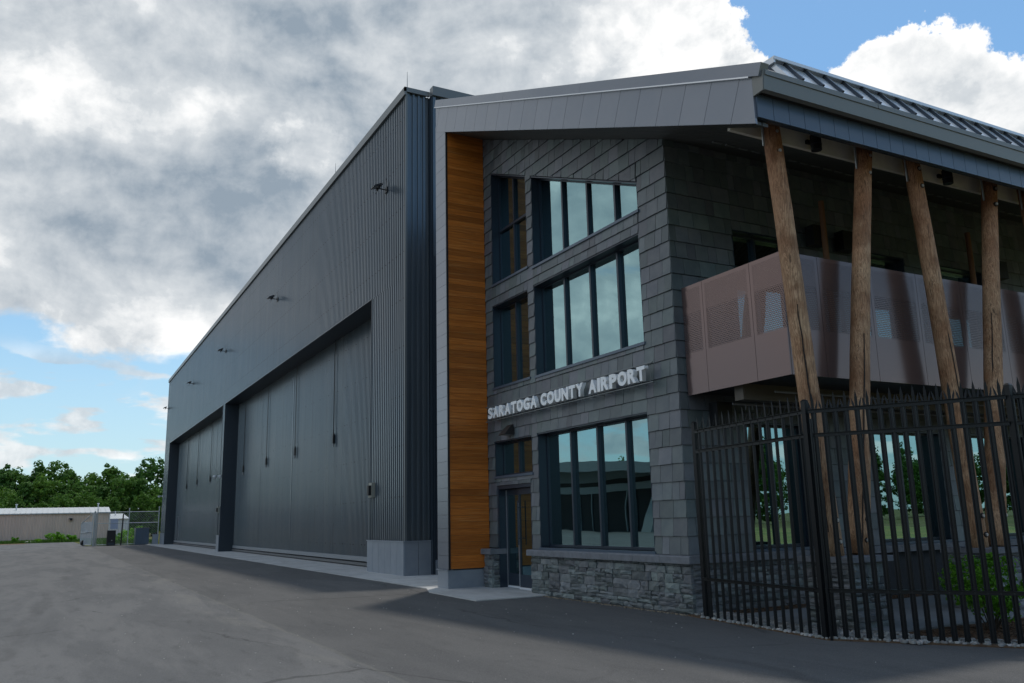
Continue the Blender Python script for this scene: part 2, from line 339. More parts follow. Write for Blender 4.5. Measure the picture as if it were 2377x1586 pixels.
# ------------------------------------------------------------------ object helpers
class MB:
    def __init__(s): s.v = []; s.f = []; s.o = 0
    def face(s, pts):
        i = len(s.v); s.v += [tuple(p) for p in pts]; s.f.append(tuple(range(i, i+len(pts))))
    def box(s, a, b):
        x0, y0, z0 = [min(p, q) for p, q in zip(a, b)]; x1, y1, z1 = [max(p, q) for p, q in zip(a, b)]
        i = len(s.v); s.v += [(x0, y0, z0), (x1, y0, z0), (x1, y1, z0), (x0, y1, z0), (x0, y0, z1), (x1, y0, z1), (x1, y1, z1), (x0, y1, z1)]
        s.f += [tuple(i+k for k in q) for q in ((0, 3, 2, 1), (4, 5, 6, 7), (0, 1, 5, 4), (1, 2, 6, 5), (2, 3, 7, 6), (3, 0, 4, 7))]
        return s
    def prism(s, bot, top):            # two matching polygons
        n = len(bot); i = len(s.v); s.v += [tuple(p) for p in bot] + [tuple(p) for p in top]
        s.f.append(tuple(i+k for k in reversed(range(n)))); s.f.append(tuple(i+n+k for k in range(n)))
        for k in range(n): s.f.append((i+k, i+(k+1) % n, i+n+(k+1) % n, i+n+k))
        return s
    def tube(s, a, b, r0, r1=None, n=8, cap=True):
        a, b = Vector(a), Vector(b); r1 = r0 if r1 is None else r1
        d = (b-a).normalized(); q = d.to_track_quat('Z', 'Y')
        ra = [a + q @ Vector((math.cos(2*math.pi*k/n)*r0, math.sin(2*math.pi*k/n)*r0, 0)) for k in range(n)]
        rb = [b + q @ Vector((math.cos(2*math.pi*k/n)*r1, math.sin(2*math.pi*k/n)*r1, 0)) for k in range(n)]
        return s.prism(ra, rb)
    def mesh(s, name, m, off=(0, 0, 0)):
        me = D.meshes.new(name); me.from_pydata([(v[0]-off[0], v[1]-off[1], v[2]-off[2]) for v in s.v], [], s.f)
        bm = bmesh.new(); bm.from_mesh(me); bmesh.ops.recalc_face_normals(bm, faces=bm.faces); bm.to_mesh(me); bm.free()
        if m: me.materials.append(m)
        return me
def link(o, parent=None):
    COL.objects.link(o)
    if parent is not None: o.parent = parent
    return o
def root(name, loc, label, cat, group=None):
    o = D.objects.new(name, None); link(o); o.location = loc; o['label'] = label; o['category'] = cat
    if group: o['group'] = group
    o.empty_display_size = .2
    return o
def top_of(o):
    while o.parent: o = o.parent
    return o
def part(name, mb, m, parent, label=None, smooth=False, kind=None):
    off = Vector((0, 0, 0))
    q = parent
    while q is not None: off += q.location; q = q.parent
    o = D.objects.new(name, mb.mesh(name, m, off)); link(o, parent)
    if label: o['label'] = label
    if kind: o['kind'] = kind
    if smooth:
        for p in o.data.polygons: p.use_smooth = True
    return o
def absloc(parent):
    off = Vector((0, 0, 0)); q = parent
    while q is not None: off += q.location; q = q.parent
    return off
def inst(name, me, parent, loc, scale=(1, 1, 1), rot=(0, 0, 0), world=True):
    o = D.objects.new(name, me); link(o, parent)
    o.location = Vector(loc) - (absloc(parent) if world and parent is not None else Vector((0, 0, 0)))
    o.scale = scale; o.rotation_euler = rot; return o
def struct(name, mb, m, kind='structure'):
    o = D.objects.new(name, mb.mesh(name, m)); link(o); o['kind'] = kind; return o
def copy_tree(o, parent=None):
    c = o.copy(); COL.objects.link(c); c.parent = parent
    for ch in list(o.children): copy_tree(ch, c)
    return c
def px_area(p, w_, h_, n):     # rough size of a small patch in the picture
    d = Vector(p)-CAM; z = d.dot(Fv)
    if z < .1: return 0
    x = d.dot(rv)/z*29.752/18; y = d.dot(uv)/z*29.752/18
    if abs(x) > 1.05 or abs(y) > .72: return 0
    return w_*h_*abs(d.normalized().dot(Vector(n)))/(z*z)
def clip(poly, a, b, c):        # keep a*u+b*z+c >= 0
    outp = []
    for i in range(len(poly)):
        p, q = poly[i], poly[(i+1) % len(poly)]
        dp, dq = a*p[0]+b*p[1]+c, a*q[0]+b*q[1]+c
        if dp >= 0: outp.append(p)
        if (dp >= 0) != (dq >= 0):
            t = dp/(dp-dq); outp.append((p[0]+(q[0]-p[0])*t, p[1]+(q[1]-p[1])*t))
    return outp

# ================================================================== SETTING: ground
mb = MB(); mb.box((-900, -900, -.5), (900, 900, -.03)); struct('ground', mb, field_m)
mb = MB(); mb.box((-99, -120, -.2), (70, 14, -.004)); struct('asphalt_apron', mb, asphalt_m)
mb = MB(); mb.box((-63.9, -1.28, -.1), (4.74, .9, .012))
apron = struct('concrete_apron', mb, concrete_m)
for x in [4.0-3.05*k for k in range(22)]:
    j = MB(); j.box((x-.008, -1.28, .0125), (x+.008, -.03, .0145)); o = part('joint', j, joint_m, apron)
mb = MB(); mb.prism([(4.745, -1.28, -.1), (5.86, -1.66, -.1), (8.45, -1.74, -.1), (8.43, .6, -.1), (4.745, .6, -.1)], [(4.745, -1.28, .016), (5.86, -1.66, .016), (8.45, -1.74, .016), (8.43, .6, .016), (4.745, .6, .016)])
struct('entrance_pad', mb, concrete_m)
mb = MB(); mb.box((-59.3, -60, -.003), (-58.9, -1.4, .002)); struct('pale_drain_strip', mb, mat('drain_strip', (.24, .24, .235), .85))
mb = MB(); mb.prism([(13.7, .35, -.05), (15.2, .05, -.05), (16.45, .45, -.05), (16.45, 20, -.05), (13.7, 20, -.05)], [(13.7, .35, .04), (15.2, .05, .04), (16.45, .45, .04), (16.45, 20, .04), (13.7, 20, .04)])
struct('garden_path', mb, path_m)
mb = MB(); mb.prism([(13.06, -.18, -.05), (13.45, -.25, -.05), (16.25, -.58, -.05), (18.3, .8, -.05), (26, 6, -.05), (26, 20, -.05), (13.06, 20, -.05)],
                    [(13.06, -.18, .015), (13.45, -.25, .015), (16.25, -.58, .015), (18.3, .8, .015), (26, 6, .015), (26, 20, .015), (13.06, 20, .015)])
struct('planting_bed', mb, mulch_m)
mb = MB(); mb.box((-160, -70, -.2), (-99.02, 60, .01)); struct('far_verge', mb, grass_m)
mb = MB(); mb.prism([(-99, -40, -.1), (-90, -40, -.1), (-91, -12, -.1), (-99, -11, -.1)], [(-99, -40, .004), (-90, -40, .004), (-91, -12, .004), (-99, -11, .004)]); struct('bare_soil', mb, soil_m)
mb = MB(); mb.prism([(-99, -6.5, -.1), (-66, -6.2, -.1), (-64.2, -.02, -.1), (-64.2, 14.1, -.1), (-99, 14.1, -.1)], [(-99, -6.5, .01), (-66, -6.2, .01), (-64.2, -.02, .01), (-64.2, 14.1, .01), (-99, 14.1, .01)]); struct('side_lawn', mb, grass_m)
# unseen lawn beyond the fence on the other side, mirrored in the ground floor glass
mb = MB(); mb.prism([(26.02, 6, -.1), (70, 2, -.1), (70, 60, -.1), (26.02, 60, -.1)], [(26.02, 6, .02), (70, 2, .02), (70, 60, .02), (26.02, 60, .02)]); struct('garden_lawn', mb, mat('dry_lawn', (.30, .25, .07), .95, col2=(.12, .17, .03), nscale=.3, namt=.6))

def scatter(name, n, fn, m, size, flat=.6, seed=3):
    rnd = random.Random(seed); b = MB()
    for _ in range(n):
        x, y, z = fn(rnd); s = size*rnd.uniform(.5, 1.3); a = rnd.uniform(0, 6.28); e = rnd.uniform(.5, 1)
        pts = []
        for sx, sy, sz in ((-1, -.6, 0), (.2, -1, 0), (1, -.1, 0), (.3, .9, 0), (-.8, .5, 0)):
            X, Y = sx*s, sy*s*e; pts.append((x+X*math.cos(a)-Y*math.sin(a), y+X*math.sin(a)+Y*math.cos(a)))
        i = len(b.v)
        b.v += [(p[0], p[1], z-.01) for p in pts] + [(x+(p[0]-x)*1.0, y+(p[1]-y)*1.0, z+s*flat*.5) for p in pts] + [(x+(p[0]-x)*.55, y+(p[1]-y)*.55, z+s*flat) for p in pts]
        for r_ in (0, 5):
            for k_ in range(5): b.f.append((i+r_+k_, i+r_+(k_+1) % 5, i+r_+5+(k_+1) % 5, i+r_+5+k_))
        b.f.append(tuple(i+10+k_ for k_ in range(5)))
    o = struct(name, b, m, 'stuff')
    for p in o.data.polygons: p.use_smooth = True
    return o
def peb(rnd):
    t = rnd.random()
    if t < .6:
        s = rnd.random(); d = rnd.random()
        if s < .68: q = s/.68; return (13.45+2.8*q, -.24-.33*q+d*.55, .018)
        q = (s-.68)/.32; return (16.25+2.05*q-d*.25, -.54+1.35*q+d*.35, .018)
    return (rnd.uniform(13.1, 17.2), rnd.uniform(-.1, .5), .018)
scatter('pebbles', 2600, peb, pebble_m, .032)
scatter('mulch_chips', 3000, lambda r_: ((lambda a, b: (16.5+a*3.2, -.1+a*1.9+b*3.2, .02))(r_.random(), r_.random())), chip_m, .032, .3, 5)
scatter('mulch_chips_by_wall', 700, lambda r_: (r_.uniform(13.1, 13.7), r_.uniform(.1, 9), .018), chip_m, .03, .3, 6)
scatter('leaf_litter', 260, lambda r_: ((lambda q: (8.2+q*5, -.13-abs(r_.gauss(0, .05)), .004))(r_.random())), mat('dry_litter', (.20, .16, .11), .9, rnd=.4), .022, .2, 7)
scatter('asphalt_grit', 260, lambda r_: (r_.uniform(-5, 22), r_.uniform(-9, -.8), .0), mat('pale_grit', (.34, .32, .28), .9, rnd=.3), .010, .4, 8)

# ================================================================== HANGAR
hang = root('hangar', (0, 0, 0), 'huge dark grey ribbed steel aircraft hangar with two recessed tall doors', 'hangar')
def corr(mb, axis, u0, u1, zf0, zf1, d, pitch, depth, sgn):
    # trapezoid ribs; axis 'x': sheet faces -Y at y=d ; axis 'y': sheet faces +X at x=d
    n = max(1, round((u1-u0)/pitch)); p = (u1-u0)/n
    pr = []
    for k_ in range(n):
        b = u0+k_*p; pr += [(b, 0), (b+.38*p, 0), (b+.46*p, depth), (b+.92*p, depth)]
    pr.append((u1, 0))
    for (a, da), (b, db) in zip(pr, pr[1:]):
        def P(u, dd, z): return (u, d+sgn*dd, z) if axis == 'x' else (d+sgn*dd, u, z)
        i = len(mb.v); mb.v += [P(a, da, zf0), P(b, db, zf0), P(b, db, zf1), P(a, da, zf1)]; mb.f.append((i, i+1, i+2, i+3))
HT = 15.55
mb = MB()
corr(mb, 'x', -63.95, -60.5, 1.0, 9.2, 0, .17, .075, 1); corr(mb, 'x', -32.5, -31.72, 1.0, 9.2, 0, .17, .075, 1); corr(mb, 'x', -3.2, -.06, 1.0, 9.2, 0, .17, .075, 1)
corr(mb, 'x', -63.95, -.06, 9.2, HT, 0, .17, .075, 1)
part('front_cladding', mb, steel, hang)
mb = MB(); corr(mb, 'y', .06, .8, 1.0, HT, 0, .19, .05, -1)
part('corner_cladding', mb, steel, hang)
mb = MB(); mb.box((-.06, -.012, 1.0), (.012, .06, HT)); part('corner_trim', mb, trimm, hang)
mb = MB(); mb.box((-63.9, .06, .0), (-60.5, 1.5, HT)); mb.box((-63.9, .06, 9.25), (-.06, 1.5, HT)); mb.box((-32.5, .06, 0), (-31.75, 1.5, 9.25)); mb.box((-3.15, .06, 0), (-.07, 1.5, 9.25))
mb.box((-63.9, 1.5, 0), (-.07, 30, HT+.05)); part('wall_core', mb, steel_dark, hang)
mb = MB(); corr(mb, 'y', .86, 26, 9.9, 15.55, .25, .30, .05, -1); part('rear_block_cladding', mb, steel, hang)
mb = MB(); mb.box((.0, .82, .0), (.21, 26, 15.5)); mb.box((.19, .87, .44), (.24, 26, 9.9)); part('navy_side_wall', mb, steel_dark, hang)
mb = MB(); mb.box((.05, .84, 15.5), (.32, 26, 15.83)); part('rear_block_coping', mb, trimm, hang)
mb = MB(); mb.box((-64.0, -.07, HT-.12), (.07, .0, HT+.16)); mb.box((.0, -.07, HT-.0), (.07, .83, HT+.16)); mb.box((-64, .0, HT+.1), (.0, .8, HT+.16))
part('roof_coping', mb, trimm, hang)
mb = MB()
mb.box((-31.735, -.014, 0), (-31.70, .86, 9.2)); mb.box((-60.5, -.014, 0), (-60.47, .86, 9.2)); mb.box((-32.53, -.014, 1.0), (-32.5, .06, 9.2)); mb.box((-3.23, -.014, 1.0), (-3.2, .86, 9.2))
mb.box((-60.47, -.014, 9.2), (-32.53, .86, 9.235)); mb.box((-31.70, -.014, 9.2), (-3.23, .86, 9.235))
part('opening_lining', mb, steel_dark, hang)
for x0, x1, lab in ((-60.47, -32.53, 'far door with three hanging cables'), (-31.7, -3.2, 'near door with four hanging cables')):
    mb = MB(); corr(mb, 'x', x0, x1, .36, 9.3, .86, .15, .055, 1); dr = part('hangar_door', mb, steel, hang, lab)
    mb = MB(); mb.box((x0, .80, .20), (x1, .88, .36)); part('bottom_rail', mb, rail_light, dr)
    mb = MB(); mb.box((x0, .77, .05), (x1, .9, .15)); part('track', mb, mat('track', (.12, .12, .12), .6), dr)
    n = 4
    for k_ in range(1, n):
        xs = x0+(x1-x0)*k_/n; mb = MB(); mb.box((xs-.03, .848, .36), (xs+.03, .862, 9.2)); part('door_seam', mb, steel, dr)
mb = MB(); mb.box((-58.9, .83, .4), (-57.9, .86, 2.45)); part('wicket_door', mb, steel, hang)
mb = MB(); mb.box((-58.95, .815, .4), (-58.9, .86, 2.5)); mb.box((-57.9, .815, .4), (-57.85, .86, 2.5)); part('wicket_frame', mb, rail_light, hang)
# zinc plinth panels
def plinth(x0, x1, n):
    for k_ in range(n):
        a = x0+(x1-x0)*k_/n; b = x0+(x1-x0)*(k_+1)/n
        mb = MB(); mb.box((a+.006, -.05, .012), (b-.006, -.02, .985)); part('plinth_panel', mb, zinc, hang)
plinth(-3.3, .035, 6); plinth(-32.55, -31.72, 1); plinth(-63.98, -60.5, 5)
for a, b in ((-.02, .41), (.422, .86)):
    mb = MB(); mb.box((.02, a, .012), (.05, b, .985)); part('plinth_panel', mb, zinc, hang)
mb = MB(); mb.box((-3.32, -.075, .985), (.075, -.0, 1.012)); mb.box((.0, -.0, .985), (.075, .87, 1.012)); mb.box((-32.57, -.075, .985), (-31.71, 0, 1.012)); mb.box((-64, -.075, .985), (-60.48, 0, 1.012)); mb.box((-3.3, -.019, 0), (.019, .8, .985)); mb.box((-63.97, -.019, 0), (-60.5, .05, .985)); mb.box((-32.54, -.019, 0), (-31.74, .05, .985))
part('plinth_flashing', mb, zinc, hang)
mb = MB(); mb.box((.215, .9, .0), (.26, 5, .44)); part('side_plinth', mb, zinc, hang)
# hanging cables
for i, (x, z) in enumerate(((-29.23, 4.71), (-22.92, 4.74), (-16.68, 4.78), (-10.28, 4.8), (-53.89, 4.72), (-47.96, 4.81), (-41.55, 4.74))):
    far = i > 3
    nm = ['leftmost of the four', 'second from the left of the four', 'third from the left of the four', 'rightmost of the four', 'leftmost of the three', 'middle of the three', 'rightmost of the three'][i]
    t = root('door_cable', (x, .8, z), 'black cable on the %s hangar door, %s there' % ('far' if far else 'near', nm), 'cable', 'black cables hanging on the hangar doors')
    mb = MB(); mb.tube((x, .8, z+.3), (x, .8, 9.22), .016, n=6); part('cable', mb, black_m, t)
    mb = MB(); mb.box((x-.06, .76, z+.02), (x+.06, .84, z+.36)); mb.tube((x, .8, z+.36), (x, .8, z+.5), .05, .015, 6); part('pulley_block', mb, black_m, t)
    mb = MB(); mb.tube((x, .79, z-.12), (x, .79, z+.02), .035, .045, 6); part('hook', mb, rail_light, t)
# floodlights
def flood(x, lab):
    z = 12.74; X0 = x; x = 0; z = 0
    t = root('floodlight', (0, 0, 0), lab, 'floodlight', 'black floodlights along the hangar front')
    mb = MB(); mb.box((x-.16, -.05, z-.16), (x+.16, .02, z+.16)); part('wall_plate', mb, black_m, t)
    mb = MB(); mb.tube((x, -.05, z), (x, -.5, z+.02), .035, n=8); mb.box((x-.24, -.56, z-.03), (x-.2, -.44, z+.1)); mb.box((x+.2, -.56, z-.03), (x+.24, -.44, z+.1)); mb.box((x-.24, -.52, z-.05), (x+.24, -.48, z-.01)); part('bracket', mb, black_m, t)
    mb = MB(); mb.prism([(x-.3, -.34, z+.16), (x+.3, -.34, z+.16), (x+.3, -.86, z-.02), (x-.3, -.86, z-.02)], [(x-.27, -.30, z+.26), (x+.27, -.30, z+.26), (x+.27, -.84, z+.06), (x-.27, -.84, z+.06)])
    for q in range(5):
        xx = x-.2+q*.1; mb.prism([(xx-.008, -.36, z+.24), (xx+.008, -.36, z+.24), (xx+.008, -.78, z+.08), (xx-.008, -.78, z+.08)], [(xx-.008, -.38, z+.31), (xx+.008, -.38, z+.31), (xx+.008, -.76, z+.14), (xx-.008, -.76, z+.14)])
    hd = part('lamp_head', mb, black_m, t)
    mb = MB(); mb.prism([(x-.24, -.40, z+.135), (x+.24, -.40, z+.135), (x+.24, -.82, z-.012), (x-.24, -.82, z-.012)], [(x-.24, -.405, z+.125), (x+.24, -.405, z+.125), (x+.24, -.825, z-.022), (x-.24, -.825, z-.022)]); part('lens', mb, mat('lamp_lens', (.35, .36, .36), .3), hd)
    mb = MB(); mb.prism([(x+.12, -.05, z+.14), (x+.18, -.05, z+.14), (x+.2, -.12, z+.62), (x+.16, -.12, z+.62)], [(x+.12, -.03, z+.14), (x+.18, -.03, z+.14), (x+.2, -.1, z+.62), (x+.16, -.1, z+.62)]); part('visor', mb, black_m, t)
    mb = MB(); mb.tube((x-.02, -.5, z-.04), (x-.1, -.62, z-.3), .014, n=5); part('sensor_stem', mb, black_m, t); t.location = (X0, -.01, 12.74); t.scale = (.6, .6, .6)
for x, l in ((-1.77, 'nearest black floodlight on the hangar front, close to its tall corner'), (-17.8, 'second black floodlight counting from the hangar corner, high above the near door'),
             (-32.35, 'middle black floodlight of five, above the pillar between the hangar doors'), (-46.6, 'fourth black floodlight from the corner, above the far hangar door'), (-62.8, 'farthest black floodlight, at the left end of the hangar front')): flood(x, l)
def seccam(x, z, lab):
    t = root('security_camera', (x, -.02, z), lab, 'camera', 'white security cameras on the hangar')
    mb = MB(); mb.box((x-.09, -.06, z-.09), (x+.09, .02, z+.09)); mb.tube((x, -.05, z), (x, -.34, z+.05), .035, n=8); part('wall_arm', mb, white_m, t)
    mb = MB(); mb.tube((x, -.34, z+.06), (x, -.34, z-.03), .11, .12, 12); mb.tube((x, -.34, z-.03), (x, -.34, z-.13), .12, .05, 12); part('dome', mb, white_m, t, smooth=False)
seccam(-32.3, 4.64, 'white security camera on the pillar between the two hangar doors'); seccam(-63.5, 4.43, 'white security camera at the far left corner of the hangar')
def ctrl(x, z, lab, s=1):
    t = root('door_control_box', (x, -.02, z), lab, 'control box', 'control boxes beside the hangar doors')
    mb = MB(); mb.box((x-.16*s, -.10, z-.24*s), (x+.16*s, .02, z+.24*s)); part('backplate', mb, mat('box_grey', (.30, .29, .24), .5), t)
    mb = MB(); mb.box((x-.06*s, -.19, z-.17*s), (x+.12*s, -.10, z+.15*s)); part('cover', mb, black_m, t)
    mb = MB(); mb.tube((x-.13*s, -.06, .99), (x-.13*s, -.06, z-.24*s), .02, n=6); part('conduit', mb, trimm, t)
ctrl(-2.92, 2.62, 'grey control box with black cover on the wall right of the near hangar door'); ctrl(-32.2, 2.56, 'small control box with a pipe on the pillar between the hangar doors', .8)
for x, lab in ((.0, 'thin lightning rod on the near top corner of the hangar'), (-8.2, 'thin lightning rod farther along the hangar roof edge')):
    t = MB(); t.tube((x, .05, HT+.16), (x, .05, HT+.75), .012, .006, 6); o = D.objects.new('lightning_rod', t.mesh('lightning_rod', trimm)); link(o); o['label'] = lab; o['category'] = 'lightning rod'; o['group'] = 'lightning rods on the hangar roof'

# ================================================================== TERMINAL BUILDING
bl = root('terminal_building', (9, 8, 0), 'airport terminal building with dark slate walls, stone base and raking metal roof', 'building')
XR = 12.86; YF = .1
def soff(x): return 11.76-.4238*(x-4.94)
def topw(x): return 12.83-.4133*x
def PF(u, d, z): return (u, YF+d, z)
def PR(u, d, z): return (XR-d, u, z)
def pprism(mb, poly, d0, d1, P): mb.prism([P(u, d0, z) for u, z in poly], [P(u, d1, z) for u, z in poly])
flat = lambda z: (lambda x: z)
FW = [(5.88, 7.70, 7.39, topw, [6.72], [8.83]), (7.95, 12.02, 7.31, topw, [9.0, 10.0, 11.0], []), (5.85, 7.68, 4.76, flat(6.83), [6.71], []), (7.95, 11.99, 4.74, flat(6.85), [8.97, 9.99, 10.98], []),
      (5.84, 7.68, 2.60, flat(3.43), [6.70], []), (7.93, 11.96, .97, flat(3.44), [8.99, 10.0, 11.0], [])]
DOOR = (5.90, 7.58, 0.0, flat(2.37), [], [])
RW = [(1.55, 3.05, .97, flat(3.2), [2.3], []), (4.8, 6.95, .97, flat(3.15), [5.85], []), (8.0, 10.1, .97, flat(3.15), [9.0], []), (1.60, 3.2, 3.95, flat(6.86), [2.3], []), (5.0, 6.5, 3.95, flat(6.9), [], []), (7.7, 9.2, 3.95, flat(6.9), [], [])]
def core(ops, u0, u1, top, P, zb=0.0):
    mb = MB(); br = sorted({u0, u1} | {o[0] for o in ops} | {o[1] for o in ops})
    for a, b in zip(br, br[1:]):
        m_ = (a+b)/2; cur = sorted([o for o in ops if o[0] <= m_ <= o[1]], key=lambda o: o[2])
        lo = flat(zb)
        for o in cur+[None]:
            hi = top if o is None else flat(o[2])
            if hi(m_)-lo(m_) > .005: pprism(mb, [(a, lo(a)), (b, lo(b)), (b, hi(b)), (a, hi(a))], .015, .30, P)
            if o: lo = o[3]
    return mb
fwall = part('front_wall', core(FW+[DOOR], 5.45, XR-.0, soff, PF), mortar, bl, 'front wall of grey slate under the raking roof')
rwall = part('side_wall', core(RW, .41, 16, flat(soff(XR)), PR), mortar, bl, 'shaded side wall of dark slate behind the poles')
# slates
SL = []
def course_slates(ops, u0, u1, z0, z1, topf, P, n, clipline, seed):
    rnd = random.Random(seed); z = z0; ci = 0
    while z < z1:
        zt = min(z+.306, z1+.3); ci += 1
        cuts = [(o[0]-.0, o[1]+.0, o) for o in ops if o[2] < zt-.02 and o[3]((o[0]+o[1])/2) > z-1.2]
        br = sorted({u0, u1} | {c[0] for c in cuts if c[0] > u0} | {c[1] for c in cuts if c[1] < u1})
        for a, b in zip(br, br[1:]):
            m_ = (a+b)/2; ins = [c[2] for c in cuts if c[0] < m_ < c[1]]
            u = a
            first = True
            while u < b-.01:
                wd = rnd.choice((.2, .26, .30, .34, .38))
                if first: wd *= rnd.uniform(.5, 1); first = False
                if b-(u+wd) < .12: wd = b-u
                pieces = [[(u+.004, z+.003), (u+wd-.004, z+.003), (u+wd-.004, zt-.003), (u+.004, zt-.003)]]
                for o in ins:
                    new = []
                    for pc in pieces:
                        lowp = clip(pc, 0, -1, o[2]-.004)
                        if o[3] is topw: up = clip(pc, .4133, 1, -12.83-.02)
                        else: up = clip(pc, 0, 1, -o[3](0)-.006)
                        new += [q for q in (lowp, up) if len(q) > 2]
                    pieces = new
                for pc in pieces:
                    if clipline: pc = clip(pc, -.4238, -1, 11.76+.4238*4.94-.006)
                    if len(pc) < 3: continue
                    us = [q[0] for q in pc]; zs = [q[1] for q in pc]
                    if max(us)-min(us) < .03 or max(zs)-min(zs) < .025: continue
                    SL.append((pc, P, n, px_area(P(sum(us)/len(us), 0, sum(zs)/len(zs)), max(us)-min(us), max(zs)-min(zs), n), rnd.random(), min(zs), max(zs), u))
                u += wd
        z = zt
course_slates(FW+[DOOR], 5.47, XR+.012, .93, 11.7, soff, PF, (0, -1, 0), True, 11)
course_slates(RW, YF-.012, 12, .93, 8.36, None, PR, (1, 0, 0), False, 12)
SL.sort(key=lambda s: -s[3])
def slate_geo(mb, s):
    pc, P, n, _, rr, z0, z1, u_ = s
    th = .020+.010*rr
    def dd(z): return -(.004+th*(1-(z-z0)/max(.2, (z1-z0)))**1.0) if z1-z0 > .1 else -th*.8
    j = random.Random(int(rr*1e6))
    mb.prism([P(u+j.uniform(-.002, .002), dd(z), z+(j.uniform(-.005, .004) if z < z0+.05 else 0)) for u, z in pc], [P(u, .014, z) for u, z in pc])
for s in SL[:300]:
    mb = MB(); slate_geo(mb, s); part('slate', mb, slate, fwall if s[1] is PF else rwall)
mb = MB(); mbr = MB()
for s in SL[300:]: slate_geo(mb if s[1] is PF else mbr, s)
part('smaller_slates', mb, slate, fwall, kind='stuff'); part('shaded_slates', mbr, slate, rwall, kind='stuff')

# windows
def window(o, P, depth=.24, label=None, sill=True):
    u0, u1, z0, top, mul, trn = o
    mb = MB(); t = .055
    q = lambda a, b: [(a, z0), (b, z0), (b, top(b)), (a, top(a))]
    pprism(mb, [(u0, z0), (u0+.02, z0), (u0+.02, top(u0+.02)), (u0, top(u0))], -.012, depth-.04, P)
    pprism(mb, [(u1-.02, z0), (u1, z0), (u1, top(u1)), (u1-.02, top(u1-.02))], -.012, depth-.04, P)
    pprism(mb, [(u0, top(u0)-.025), (u1, top(u1)-.025), (u1, top(u1)), (u0, top(u0))], -.014, depth-.04, P)
    fr = part('window', mb, frame_m, bl, label)
    mb = MB(); d0, d1 = depth-.04, depth+.06
    pprism(mb, [(u0, z0), (u0+t, z0), (u0+t, top(u0+t)), (u0, top(u0))], d0, d1, P); pprism(mb, [(u1-t, z0), (u1, z0), (u1, top(u1)), (u1-t, top(u1-t))], d0, d1, P)
    pprism(mb, [(u0+t, top(u0+t)-t), (u1-t, top(u1-t)-t), (u1-t, top(u1-t)), (u0+t, top(u0+t))], d0+.001, d1, P)
    pprism(mb, [(u0+t, z0), (u1-t, z0), (u1-t, z0+t), (u0+t, z0+t)], d0+.001, d1, P)
    part('frame', mb, frame_m, fr)
    for m_ in mul:
        mb = MB(); h = .028; pprism(mb, [(m_-h, z0+t), (m_+h, z0+t), (m_+h, top(m_+h)-t), (m_-h, top(m_-h)-t)], d0-.02, d1, P); part('mullion', mb, frame_m, fr)
    for z in trn:
        mb = MB(); pprism(mb, [(u0+t, z-.03), (u1-t, z-.03), (u1-t, z+.03), (u0+t, z+.03)], d0-.018, d1-.002, P); part('transom', mb, frame_m, fr)
    e = [u0+t]+[x for m_ in mul for x in (m_-.028, m_+.028)]+[u1-t]
    zz_ = [flat(z0+t)]+[f for z in trn for f in (flat(z-.03), flat(z+.03))]+[lambda x: top(x)-t]
    for a, b in zip(e[::2], e[1::2]):
        for f, g in zip(zz_[::2], zz_[1::2]):
            mb = MB(); tl = random.uniform(-.010, .010)
            poly = [(a, f(a)), (b, f(b)), (b, g(b)), (a, g(a))]
            mb.prism([P(u, depth+.012+tl*(1 if u == a else -1), z) for u, z in poly], [P(u, depth+.02+tl*(1 if u == a else -1), z) for u, z in poly]); part('pane', mb, glass_m, fr)
    if sill:
        mb = MB(); pprism(mb, [(u0-.03, z0-.055), (u1+.03, z0-.055), (u1+.03, z0), (u0-.03, z0)], -.045, depth-.04, P); part('sill', mb, comp_dark, fr)
    return fr
for o in FW: window(o, PF)
for o in RW: window(o, PR, .2)
# entrance door
dr = part('door_frame', (lambda b: (pprism(b, [(5.90, .016), (5.96, .016), (5.96, 2.37), (5.90, 2.37)], -.0, .3, PF), pprism(b, [(7.52, .016), (7.58, .016), (7.58, 2.37), (7.52, 2.37)], 0, .3, PF), pprism(b, [(5.96, 2.29), (7.52, 2.29), (7.52, 2.37), (5.96, 2.37)], 0, .3, PF), b)[-1])(MB()), frame_m, bl, 'entrance with two glazed door leaves')
for a, b, d in ((5.97, 6.73, .20), (6.74, 7.51, .10)):
    mb = MB()
    pprism(mb, [(a, .07), (a+.07, .07), (a+.07, 2.28), (a, 2.28)], d, d+.05, PF); pprism(mb, [(b-.07, .07), (b, .07), (b, 2.28), (b-.07, 2.28)], d, d+.05, PF)
    pprism(mb, [(a+.07, .07), (b-.07, .07), (b-.07, .34), (a+.07, .34)], d, d+.05, PF); pprism(mb, [(a+.07, 2.14), (b-.07, 2.14), (b-.07, 2.28), (a+.07, 2.28)], d, d+.05, PF)
    lf = part('door_leaf', mb, frame_m, dr)
    # glass, sweep and pull belong to the doorway
    mb = MB(); pprism(mb, [(a+.07, .34), (b-.07, .34), (b-.07, 2.14), (a+.07, 2.14)], d+.02, d+.03, PF); part('pane', mb, glass_m, dr)
    mb = MB(); pprism(mb, [(a, .02), (b, .02), (b, .065), (a, .065)], d-.01, d+.05, PF); part('door_sweep', mb, white_m, dr)
    mb = MB(); pprism(mb, [(a-.004, .07), (a+.022, .07), (a+.022, 2.27 if a < 6.5 else 1.95), (a-.004, 2.27 if a < 6.5 else 1.95)], d-.012, d-.001, PF); part('edge_strip', mb, alu, dr)
mb = MB(); P_ = PF; mb.tube((6.86, YF+.02, 1.0), (6.86, YF+.02, 2.0), .014, n=8)
for z in (1.15, 1.85): mb.tube((6.86, YF+.02, z), (6.86, YF+.11, z), .010, n=6)
part('pull_handle', mb, frame_m, dr)
